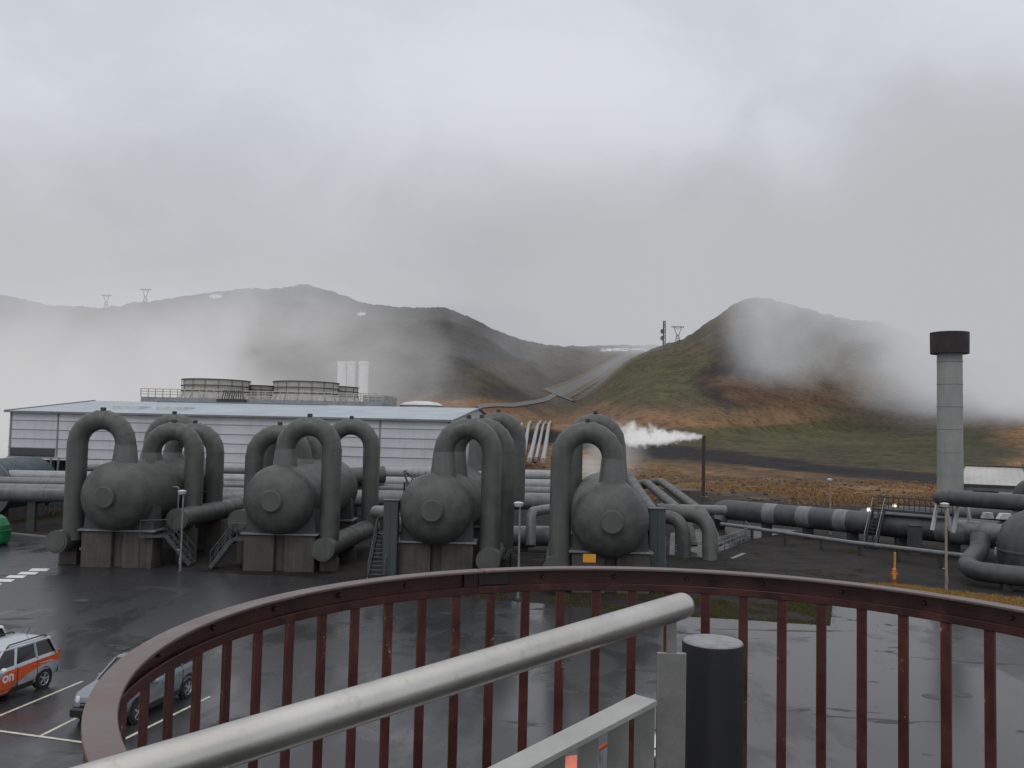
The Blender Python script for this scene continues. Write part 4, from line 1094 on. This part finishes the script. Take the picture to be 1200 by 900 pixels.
# ---------------------------------------------------------------- cars
def make_suv(label, body='car_silver', band='car_orange', logo=True, roofc=None, group='cars parked on the asphalt'):
    """boxy SUV, nose toward -Y, origin on the ground under its centre"""
    root = thing('parked_car', label, 'car', group=group)
    B = M[body]
    # stations along y: (y, z_low, z_belt, half width at sill, half width at belt, z_top, half width top)
    st = [(-2.10,.42,.66,.62,.66,.70,.60),(-2.04,.30,.78,.74,.78,.84,.70),(-1.85,.25,.86,.84,.86,.93,.78),(-1.5,.24,.93,.86,.885,1.0,.80),(-1.05,.24,.98,.87,.895,1.06,.80),
          (-.75,.24,1.0,.87,.895,1.075,.82),(0,.24,1.01,.87,.895,1.08,.83),(.9,.24,1.04,.87,.895,1.11,.83),(1.6,.26,1.05,.87,.89,1.12,.82),(1.95,.30,1.05,.82,.87,1.12,.80),(2.08,.42,1.02,.74,.80,1.10,.74)]
    bm_ = MB(); prev = None
    for (y, zl, zb, ws, wb, zt, wt) in st:
        zm = zl + (zb-zl)*.35
        ring = [(0,zl),(ws*.9,zl),(ws,zl+.07),(wb*1.01,zm+.1),(wb*1.0,zb-.1),(wb*.965,zb+.0),(wt,zt),(wt*.5,zt+.03),(0,zt+.04)]
        ring = ring + [(-x, z) for x, z in reversed(ring[1:-1])]
        vs = [bm_.bm.verts.new((x, y, z)) for x, z in ring]
        if prev:
            for i in range(len(vs)): bm_.bm.faces.new((prev[i], prev[(i+1)%len(vs)], vs[(i+1)%len(vs)], vs[i]))
        else: bm_.bm.faces.new(vs)
        prev = vs
    bm_.bm.faces.new(prev)
    bo = bm_.build('body', B, root, ang=32)
    # glasshouse
    def house(grow, y0s, z_lo=1.06):
        # lower ring, upper ring
        lo = [(-.82,-.98),(.82,-.98),(.84,0),(.83,1.98),(-.83,1.98),(-.84,0)]
        up = [(-.66,-.28),(.66,-.28),(.71,.4),(.69,1.72),(-.69,1.72),(-.71,.4)]
        return lo, up
    lo, up = house(0, 0)
    gm = MB(); L_ = [gm.bm.verts.new((x, y, 1.03)) for x, y in lo]; U_ = [gm.bm.verts.new((x, y, 1.57)) for x, y in up]
    for i in range(6): gm.bm.faces.new((L_[i], L_[(i+1)%6], U_[(i+1)%6], U_[i]))
    gm.bm.faces.new(U_); gl = gm.build('window', M['glass'], root, smooth=False)
    rf = MB(); n_ = []
    for k, (s, z) in enumerate(((1.0, 1.555), (1.012, 1.60), (.93, 1.655), (.6, 1.685))):
        ring = [rf.bm.verts.new((x*s, (y-.7)*(1+(s-1)*.6)+.7, z)) for x, y in [(-.66,-.30),(.66,-.30),(.72,.4),(.70,1.76),(-.70,1.76),(-.72,.4)]]
        if n_:
            for i in range(6): rf.bm.faces.new((n_[i], n_[(i+1)%6], ring[(i+1)%6], ring[i]))
        n_ = ring
    rf.bm.faces.new(n_); rf.build('roof', M[roofc] if roofc else B, root, ang=50)
    for s in (-1, 1):
        for (yl, yu, w) in ((-.98,-.29,.07),(.06,.2,.09),(1.02,1.0,.09),(1.93,1.7,.16)):
            xl = (.83 if yl > -.5 else .815); xu = (.70 if yu > 0 else .665)
            MB().bar((s*(xl+.006), yl, 1.04), (s*(xu+.006), yu, 1.575), w if w < .1 else .15, .05).build('pillar', B, root)
    rk = []
    for s in (-1, 1):
        r_ = MB().tube([(s*.64,-.15,1.62),(s*.64,.0,1.72),(s*.64,1.5,1.73),(s*.64,1.65,1.64)], .022, 8)
        r_.build('roof_rail', M['trim'], root)
    MB().tube([(0,1.45,1.68),(0,1.6,1.9)], .012, 6).build('aerial', M['trim'], root)
    for s in (-1, 1):
        m_ = MB().lathe([(0,0),(.07,.02),(.10,.08),(.09,.15),(0,.17)], (s*.98,-.66,1.06), (0,1,0), 14); m_.bar((s*.86,-.6,1.03),(s*.98,-.6,1.05), .05)
        m_.build('mirror', M['car_white'] if body != 'car_grey' else B, root)
    # sills and arches in grey plastic
    for s in (-1, 1): MB().box(min(s*.84,s*.905), max(s*.84,s*.905), -.82, .82, .26, .40).build('sill', M['trim'], root)
    MB().box(-.80,.80,-2.13,-2.0,.28,.52).build('bumper', M['trim'], root, bevel=.03); MB().box(-.76,.76,2.0,2.13,.34,.58).build('bumper', M['trim'], root, bevel=.03)
    for yc in (-1.29, 1.29):
        for s in (-1, 1):
            a_ = MB(); prev = None
            for k in range(13):
                t = pi*k/12; ring = [a_.bm.verts.new((s*.70, yc+cos(t)*.395, .34+sin(t)*.395)), a_.bm.verts.new((s*.905, yc+cos(t)*.395, .34+sin(t)*.395)), a_.bm.verts.new((s*.905, yc+cos(t)*.46, .34+sin(t)*.46)), a_.bm.verts.new((s*.87, yc+cos(t)*.47, .34+sin(t)*.47))]
                if prev:
                    for i in range(3): a_.bm.faces.new((prev[i], prev[i+1], ring[i+1], ring[i]))
                prev = ring
            a_.build('wheel_arch', B if body != 'car_grey' else M['trim'], root)
            # dark well behind the wheel
            MB().lathe([(0,0),(.395,0)], (s*.899, yc, .34), (s,0,0), 24).build('wheel_well', M['trim'], root)
            w_ = bpy.data.objects.new('wheel', None); col.objects.link(w_); w_.parent = root; w_.location = (s*.80, yc, .335)
            MB().lathe([(.22,-.11),(.31,-.11),(.335,-.07),(.335,.07),(.31,.125),(.225,.125)], (0,0,0), (s,0,0), 28).build('tyre', M['tyre'], w_)
            rm = MB().lathe([(.225,.10),(.215,.125),(.19,.10),(.19,.06),(0,.06)], (0,0,0), (s,0,0), 28)
            for k in range(5):
                t = 2*pi*k/5; rm.bar((s*.115, cos(t)*.03, sin(t)*.03), (s*.115, cos(t)*.2, sin(t)*.2), .055, .03, up=(1,0,0))
            rm.lathe([(.05,.06),(.05,.13),(0,.135)], (0,0,0), (s,0,0), 12); rm.build('rim', M['rim'], w_)
    for s in (-1, 1):
        MB().lathe([(0,.05),(.09,.04),(.13,.0),(.13,-.05)], (s*.62,-2.03,.76), (s*.25,-1,.25), 20).build('headlight', M['lampglass'], root)
        MB().box(min(s*.72,s*.86), max(s*.72,s*.86), 1.98, 2.075, .86, 1.14).build('tail_light', M['red'], root, bevel=.02)
    gr = MB().box(-.45,.45,-2.135,-2.06,.60,.74); gr.build('grille', M['trim'], root, bevel=.01)
    MB().box(-.46,.46,-2.15,-2.137,.68,.70).build('grille_bar', M['rim'], root)
    MB().box(-.26,.26,-2.16,-2.135,.44,.55).build('number_plate', M['car_white'], root)
    # doors: seams and handles
    for s in (-1, 1):
        for (y0, y1) in ((-.78,.1),(.12,.98)):
            d_ = MB(); x = s*.906
            for (a, b) in (((y0,.42),(y0,1.0)),((y1,.42),(y1,1.02)),((y0,.42),(y1,.42))): d_.bar((x,a[0],a[1]),(x,b[0],b[1]), .012, .012)
            do = d_.build('door', M['trim'], root)
            MB().bar((s*.925, y1-.22, .90), (s*.925, y1-.05, .90), .03, .03).build('handle', B if not band else M[band], do)
    if band:
        for s in (-1, 1):
            x = s*.9075; o_ = MB()
            # wide diagonal band: rises toward the rear under the windows
            pts = [(2.04,1.03),(2.04,.80),(1.7,.83),(1.2,.84),(.6,.70),(.1,.52),(-.3,.32),(-1.0,.32),(-.75,.75),(-.3,.98),(.3,1.0),(1.2,1.03)]
            o_.poly([(x - (.03*s if y > 1.9 else 0), y, z) for y, z in pts]); o_.build('stripe', M[band], root, smooth=False)
    if logo:
        for s in (1, -1):
            cu = bpy.data.curves.new('logo', 'FONT'); cu.body = 'on'; cu.size = .46; cu.extrude = .003; cu.offset = .012; cu.align_x = 'CENTER'
            tmp = bpy.data.objects.new('tmp', cu); col.objects.link(tmp)
            bpy.context.view_layer.update(); dg = bpy.context.evaluated_depsgraph_get()
            me = bpy.data.meshes.new_from_object(tmp.evaluated_get(dg)); bpy.data.objects.remove(tmp)
            me.materials.clear(); me.materials.append(M['zebra'])
            o_ = bpy.data.objects.new('logo', me); col.objects.link(o_); o_.parent = root
            o_.location = (s*.915, -.28, .66); o_.rotation_euler = (pi/2, 0, s*pi/2)
    return root
hd = atan2(.8, 3.6)  # stall direction
c1 = make_suv('silver SUV with orange side stripe and white lettering, left edge')
rw = on_ground(50, 806); 
def place_by_rear(car, px, py, rz):
    rw = on_ground(px, py); car.rotation_euler.z = rz
    car.location = Vector((rw.x, rw.y, 0)) - Matrix.Rotation(rz, 3, 'Z') @ Vector((.88, 1.29, 0))
place_by_rear(c1, 50, 807, -hd)
c2 = make_suv('dark grey SUV half hidden behind the curved red brown railing', 'car_grey', None, False)
place_by_rear(c2, 219, 818, -hd)
c3 = make_suv('white car whose rear just shows at the left picture edge', 'car_white', None, False)
place_by_rear(c3, -6, 792, -hd)
c4 = make_suv('white roofed orange car seen only through the stainless balusters', 'car_orange', None, False, roofc='car_white')
c4.location = (3.15, 21.2, 0); c4.rotation_euler.z = R(-90)

# ---------------------------------------------------------------- the spiral stair head: red-brown ring railing, column, stainless rail
CX, CY, RR, ZR = .508, 2.225, 1.413, EYE - .55
def ring_rail():
    root = thing('curved_railing', 'curved red brown steel balcony railing with thin bars in the foreground', 'railing', (CX, CY, 0))
    A0, A1 = -48, 238
    def arcm(name, mat, r0, r1, z0, z1, a0=A0, a1=A1, parent=root, bev=.0025):
        mb = MB(); prev = None; n = max(2, int((a1-a0)*1.5))
        for k in range(n+1):
            t = R(a0 + (a1-a0)*k/n); q = [mb.bm.verts.new((cos(t)*r, sin(t)*r, z)) for r, z in ((r0,z0),(r1,z0),(r1,z1),(r0,z1))]
            if prev:
                for i in range(4): mb.bm.faces.new((prev[i], prev[(i+1)%4], q[(i+1)%4], q[i]))
            else: mb.bm.faces.new(q)
            prev = q
        mb.bm.faces.new(list(reversed(prev)))
        return mb.build(name, mat, parent, bevel=bev)
    js = 116.2
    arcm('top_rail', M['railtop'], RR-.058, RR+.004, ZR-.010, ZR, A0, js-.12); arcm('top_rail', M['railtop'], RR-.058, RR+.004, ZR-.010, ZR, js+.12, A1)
    arcm('web', M['railred'], RR-.012, RR-.002, ZR-.085, ZR-.011, A0, js-.1); arcm('web', M['railred'], RR-.012, RR-.002, ZR-.085, ZR-.011, js+.1, A1)
    arcm('splice_plate', M['splice'], RR-.0235, RR-.013, ZR-.062, ZR-.014, js-5, js+.4)
    arcm('splice_plate', M['railred'], RR-.026, RR-.013, ZR-.066, ZR-.012, js+.5, js+3.0)
    arcm('bottom_rail', M['railred'], RR-.03, RR-.016, EYE-1.75, EYE-1.69)
    arcm('lower_lip', M['railred'], RR-.0245, RR-.0185, ZR-.096, ZR-.0865+.02)
    k0 = 34.7; k = -14
    bt = MB()
    while True:
        a = k0 + 6.115*k; k += 1
        if a < A0+1: continue
        if a > A1-1: break
        t = R(a); rn = Vector((cos(t), sin(t), 0)); tn = Vector((-sin(t), cos(t), 0))
        c = rn*(RR-.0125); mt = Matrix(((tn.x, rn.x, 0, c.x),(tn.y, rn.y, 0, c.y),(0,0,1,0),(0,0,0,1)))
        MB().box(-.0185,.0185,-.0055,.0055, EYE-1.7, ZR-.0865, mt).build('baluster', M['railbar'], root, bevel=.002)
    for i in range(-8, 26):
        t = R(k0 + 6.115*(i*1.0) - 3.0); 
        if i % 2: continue
        rn = Vector((cos(t), sin(t), 0)); MB().lathe([(.009,-.004),(.009,.006),(.006,.010),(0,.011)], rn*(RR-.0130)+Vector((0,0,ZR-.04)), -rn, 10).build('bolt', M['railred'], root)
ring_rail()
nw = thing('newel_column', 'black round steel column with wet grey lid inside the curved railing', 'column', (CX + .014, CY, 0))
MB().lathe([(0,0),(.0765,0),(.0765,ZR+.03-.004),(.0745,ZR+.03)], n=64).build('shaft', M['newel'], nw)
MB().lathe([(.0745,ZR+.0302),(.072,ZR+.0335),(.02,ZR+.0338),(0,ZR+.0338)], n=64).build('lid', M['lid'], nw)
fl = MB().lathe([(0,EYE-1.80),(RR+.02,EYE-1.80),(RR+.02,EYE-1.72),(.08,EYE-1.72)], n=64); o = fl.build('balcony_floor', M['steel_dark']); o.location = (CX, CY, 0); tag(o, 'round dark steel stair platform under the curved railing', 'platform')
def steel_rail():
    E_ = at(799, 710, 2.0); Lp = at(165, 905, 1.13); d = (Lp - E_).normalized()
    root = thing('stainless_handrail', 'thick brushed stainless tube handrail descending left across the foreground', 'handrail', (E_.x, E_.y, 0)); o0 = Vector((E_.x, E_.y, 0))
    a = E_ - o0; b = E_ + d*1.9 - o0; r = .0295
    prof = [a - d*.004, a - d*.002, a + d*.004]
    MB().tube([a - d*.012, a - d*.010, a - d*.004, a, b], [r*.86, r*.93, r*.985, r, r], 48).build('tube', M['inox'], root, ang=50)
    P0 = at(787, 765, 2.0); zt = P0.z; x = P0.x - o0.x; h = Vector((d.x, d.y, 0)).normalized()
    mt = Matrix(((1, 0, 0, x), (0, 1, 0, 0), (0,0,1,0), (0,0,0,1)))
    MB().box(-.0325,.0325,-.006,.006, EYE-1.72, zt, mt).build('post', M['plate'], root, bevel=.0012)
    mt2 = Matrix(((1, 0, 0, x-.001), (0, 1, 0, -.0), (0,0,1,0), (0,0,0,1)))
    MB().box(-.011,.011,-.005,.005, zt-.01, at(785,727,2.0).z+.015, mt2).build('pin', M['plate'], root, bevel=.001)
    A = at(757, 820, 1.985); Bq = at(608, 897, 1.69); dd = (Bq - A).normalized(); s = A - o0; e = A + dd*1.7 - o0
    MB().bar(s, e, .062, .012).build('lower_rail', M['flatbar'], root, bevel=.001)
    ln = hypot(dd.x, dd.y)
    for px in (761, 731, 697, 658, 616, 570):
        t = ((px-600)/F*1.9 - A.x)/dd.x
        for _ in range(6):
            q = A + dd*t; t += ((px-600)/F*q.y - q.x)/dd.x*.9
        q = A + dd*t - o0
        MB().box(q.x-.0225, q.x+.0225, q.y-.004, q.y+.004, EYE-1.72, q.z-.004).build('baluster', M['plate'], root, bevel=.001)
steel_rail()
# unseen landing under the viewer, made dark for the tube's reflection
fl = MB().box(-3, 3.2, -3, .75, EYE-1.80, EYE-1.7); o = fl.build('balcony_floor', M['steel_dark']); tag(o, 'unseen dark steel landing the viewer stands on', 'landing')

# ---------------------------------------------------------------- mist, steam and low cloud (volumes that glow in place of scattered sky light)
def glow_volume(name, box, density_fn, colour, label, cat, step=.3, kind='stuff'):
    mb = MB().box(*box); m, nt = newmat(name + '_glow_haze'); T = NT(nt); P = coords(T, 'Object')
    dens = density_fn(T, P)
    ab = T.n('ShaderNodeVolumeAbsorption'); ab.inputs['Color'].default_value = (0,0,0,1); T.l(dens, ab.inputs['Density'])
    em = T.n('ShaderNodeEmission'); em.inputs['Color'].default_value = (*colour, 1)  # even glow stands in for overcast sky light scattered by the droplets
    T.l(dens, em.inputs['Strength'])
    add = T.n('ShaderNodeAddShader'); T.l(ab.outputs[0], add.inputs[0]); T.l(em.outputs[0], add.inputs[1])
    out = T.n('ShaderNodeOutputMaterial'); T.l(add.outputs[0], out.inputs['Volume'])
    try: m.cycles.volume_step_rate = step
    except Exception: pass
    o = mb.build(name, m, smooth=False); tag(o, label, cat, kind=kind)
    return o
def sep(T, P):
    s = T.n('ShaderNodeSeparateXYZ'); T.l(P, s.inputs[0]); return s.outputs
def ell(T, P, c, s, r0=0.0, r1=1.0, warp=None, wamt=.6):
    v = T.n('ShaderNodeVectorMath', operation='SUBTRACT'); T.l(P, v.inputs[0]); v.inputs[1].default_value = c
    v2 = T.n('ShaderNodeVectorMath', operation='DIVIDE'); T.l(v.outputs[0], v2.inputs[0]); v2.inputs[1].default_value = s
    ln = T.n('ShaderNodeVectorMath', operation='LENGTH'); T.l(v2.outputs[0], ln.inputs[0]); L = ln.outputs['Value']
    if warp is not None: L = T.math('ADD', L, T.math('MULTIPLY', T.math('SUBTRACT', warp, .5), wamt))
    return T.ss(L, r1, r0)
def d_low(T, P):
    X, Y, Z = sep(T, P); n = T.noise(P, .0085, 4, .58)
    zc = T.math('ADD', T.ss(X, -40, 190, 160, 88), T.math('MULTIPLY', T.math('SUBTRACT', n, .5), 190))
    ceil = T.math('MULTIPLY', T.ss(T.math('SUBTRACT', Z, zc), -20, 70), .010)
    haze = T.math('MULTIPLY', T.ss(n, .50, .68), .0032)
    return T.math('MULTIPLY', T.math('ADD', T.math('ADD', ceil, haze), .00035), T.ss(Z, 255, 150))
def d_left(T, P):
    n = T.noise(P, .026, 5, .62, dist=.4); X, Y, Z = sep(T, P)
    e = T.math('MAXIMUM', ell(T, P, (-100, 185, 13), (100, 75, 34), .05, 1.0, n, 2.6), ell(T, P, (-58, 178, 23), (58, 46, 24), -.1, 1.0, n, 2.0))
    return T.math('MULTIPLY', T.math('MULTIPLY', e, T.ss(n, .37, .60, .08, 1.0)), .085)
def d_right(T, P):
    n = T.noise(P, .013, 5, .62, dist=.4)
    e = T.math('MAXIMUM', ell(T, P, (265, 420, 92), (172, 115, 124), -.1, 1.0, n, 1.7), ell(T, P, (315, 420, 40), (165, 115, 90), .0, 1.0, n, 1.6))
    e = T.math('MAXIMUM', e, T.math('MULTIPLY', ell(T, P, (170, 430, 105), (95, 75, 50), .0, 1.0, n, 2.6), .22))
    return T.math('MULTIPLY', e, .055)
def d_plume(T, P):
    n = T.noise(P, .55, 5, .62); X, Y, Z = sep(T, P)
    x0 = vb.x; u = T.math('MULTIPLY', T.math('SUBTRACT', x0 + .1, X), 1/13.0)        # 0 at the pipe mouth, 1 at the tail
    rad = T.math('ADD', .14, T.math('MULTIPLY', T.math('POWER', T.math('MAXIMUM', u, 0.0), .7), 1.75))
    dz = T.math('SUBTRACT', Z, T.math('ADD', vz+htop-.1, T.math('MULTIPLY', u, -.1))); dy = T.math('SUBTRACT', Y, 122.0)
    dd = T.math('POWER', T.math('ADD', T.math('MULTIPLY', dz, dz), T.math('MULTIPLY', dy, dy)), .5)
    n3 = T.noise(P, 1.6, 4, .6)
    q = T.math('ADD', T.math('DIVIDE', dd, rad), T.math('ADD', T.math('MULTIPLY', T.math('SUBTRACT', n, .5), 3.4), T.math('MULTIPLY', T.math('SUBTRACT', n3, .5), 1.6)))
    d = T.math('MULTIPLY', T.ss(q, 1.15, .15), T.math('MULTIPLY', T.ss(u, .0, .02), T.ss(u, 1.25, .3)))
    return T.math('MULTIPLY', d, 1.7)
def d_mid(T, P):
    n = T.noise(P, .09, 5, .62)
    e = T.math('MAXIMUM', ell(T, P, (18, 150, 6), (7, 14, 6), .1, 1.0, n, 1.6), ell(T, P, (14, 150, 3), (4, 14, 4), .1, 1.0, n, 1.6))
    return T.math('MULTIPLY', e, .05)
glow_volume('low_cloud', (-900, 900, 571, 1290, -5, 256), d_low, (.49, .502, .525), 'low grey cloud and mist hanging on the hills', 'cloud', .22)
glow_volume('steam_bank', (-215, 9, 134, 297, -2, 60), d_left, (.58, .58, .592), 'broad pale steam bank drifting left behind the hall', 'steam', .5)
glow_volume('mist_bank', (35, 520, 303, 568, -3, 190), d_right, (.48, .492, .515), 'thick mist swallowing the hill at the right', 'mist', .4)
glow_volume('steam_plume', (vb.x-17, vb.x+.4, 118.5, 125.5, 6.0, 14), d_plume, (.68, .68, .69), 'bright white steam plume blown left from the vent pipe', 'steam', .3)
glow_volume('steam_wisp', (11, 33, 134.5, 166, -1, 14), d_mid, (.46, .46, .47), 'thin steam over the silver pipes on the slope', 'steam', .3)

# ---------------------------------------------------------------- sky, sun, camera
SUN_EL, SUN_AZ = R(48), R(200)
w = bpy.data.worlds.new("World"); scene.world = w; w.use_nodes = True
nt = w.node_tree; nt.nodes.clear(); T = NT(nt)
sky = T.n('ShaderNodeTexSky'); sky.sky_type = 'NISHITA'; sky.sun_disc = False; sky.sun_elevation = SUN_EL; sky.sun_rotation = SUN_AZ
gen = T.n('ShaderNodeTexCoord').outputs['Generated']
s = T.n('ShaderNodeSeparateXYZ'); T.l(gen, s.inputs[0])
# project directions on a cloud deck so the pattern stretches toward the horizon
zz = T.math('ADD', T.math('MAXIMUM', s.outputs[2], 0.0), .16)
cv = T.n('ShaderNodeCombineXYZ'); T.l(T.math('DIVIDE', s.outputs[0], zz), cv.inputs[0]); T.l(T.math('DIVIDE', s.outputs[1], zz), cv.inputs[1])
n1 = T.noise(cv.outputs[0], .7, 7, .56, dist=.7); n2 = T.noise(gen, 3.2, 6, .55, stretch=(1, 1, 1.3), dist=.5)
f = T.math('ADD', T.math('MULTIPLY', n1, .55), T.math('MULTIPLY', n2, .45))
el = T.ss(T.math('ADD', s.outputs[2], T.math('MULTIPLY', T.math('SUBTRACT', f, .5), .7)), .02, .36)
lo = T.mix(T.ss(f, .40, .60), (.46, .475, .502), (.57, .582, .604)); hi = T.mix(T.ss(f, .38, .62), (.575, .605, .66), (.68, .705, .75))
cl = T.mix(el, lo, hi)
dv = T.n('ShaderNodeVectorMath', operation='DISTANCE'); T.l(gen, dv.inputs[0]); dv.inputs[1].default_value = (.04, .98, .13)
cl = T.mix(T.math('MULTIPLY', T.ss(T.math('ADD', dv.outputs['Value'], T.math('MULTIPLY', T.math('SUBTRACT', f, .5), .9)), .30, .02), .75), cl, (.30, .315, .335)); cl = T.mix(T.ss(s.outputs[2], .5, .9), cl, (.98, .99, 1.02))
mixn = T.mix(.95, sky.outputs[0], cl)
sc_ = T.n('ShaderNodeVectorMath', operation='SCALE'); T.l(sky.outputs[0], sc_.inputs[0]); sc_.inputs['Scale'].default_value = .1
bgS = T.n('ShaderNodeBackground'); T.l(sky.outputs[0], bgS.inputs[0]); bgS.inputs[1].default_value = .06
bgC = T.n('ShaderNodeBackground'); T.l(cl, bgC.inputs[0]); bgC.inputs[1].default_value = 1.07
ms = T.n('ShaderNodeMixShader'); ms.inputs[0].default_value = .94; T.l(bgS.outputs[0], ms.inputs[1]); T.l(bgC.outputs[0], ms.inputs[2])
wo = T.n('ShaderNodeOutputWorld'); T.l(ms.outputs[0], wo.inputs[0])
ld = bpy.data.lights.new('sun', 'SUN'); ld.energy = .5; ld.angle = R(20); ld.color = (1, .97, .93)
lo_ = bpy.data.objects.new('sun', ld); col.objects.link(lo_)
lo_.rotation_euler = (R(90) - SUN_EL, 0, R(180) - SUN_AZ + R(0))
lo_.location = (0, 0, 50)
cd = bpy.data.cameras.new('camera'); cam = bpy.data.objects.new('camera', cd); col.objects.link(cam); scene.camera = cam
cd.sensor_width = 36; cd.lens = 36 * F / 1200; cd.clip_start = .05; cd.clip_end = 6000
cam.matrix_world = Matrix.Translation((0, 0, EYE)) @ Matrix.Rotation(pi/2 + PITCH, 4, 'X') @ Matrix.Rotation(ROLL, 4, 'Z')
scene.view_settings.view_transform = 'Standard'; scene.view_settings.look = 'None'; scene.view_settings.exposure = 0; scene.view_settings.gamma = 1
cy = scene.cycles
cy.max_bounces = 5; cy.diffuse_bounces = 2; cy.glossy_bounces = 3; cy.volume_bounces = 0; cy.transparent_max_bounces = 16
cy.use_denoising = True; cy.use_adaptive_sampling = True; cy.adaptive_threshold = .015; cy.volume_max_steps = 128
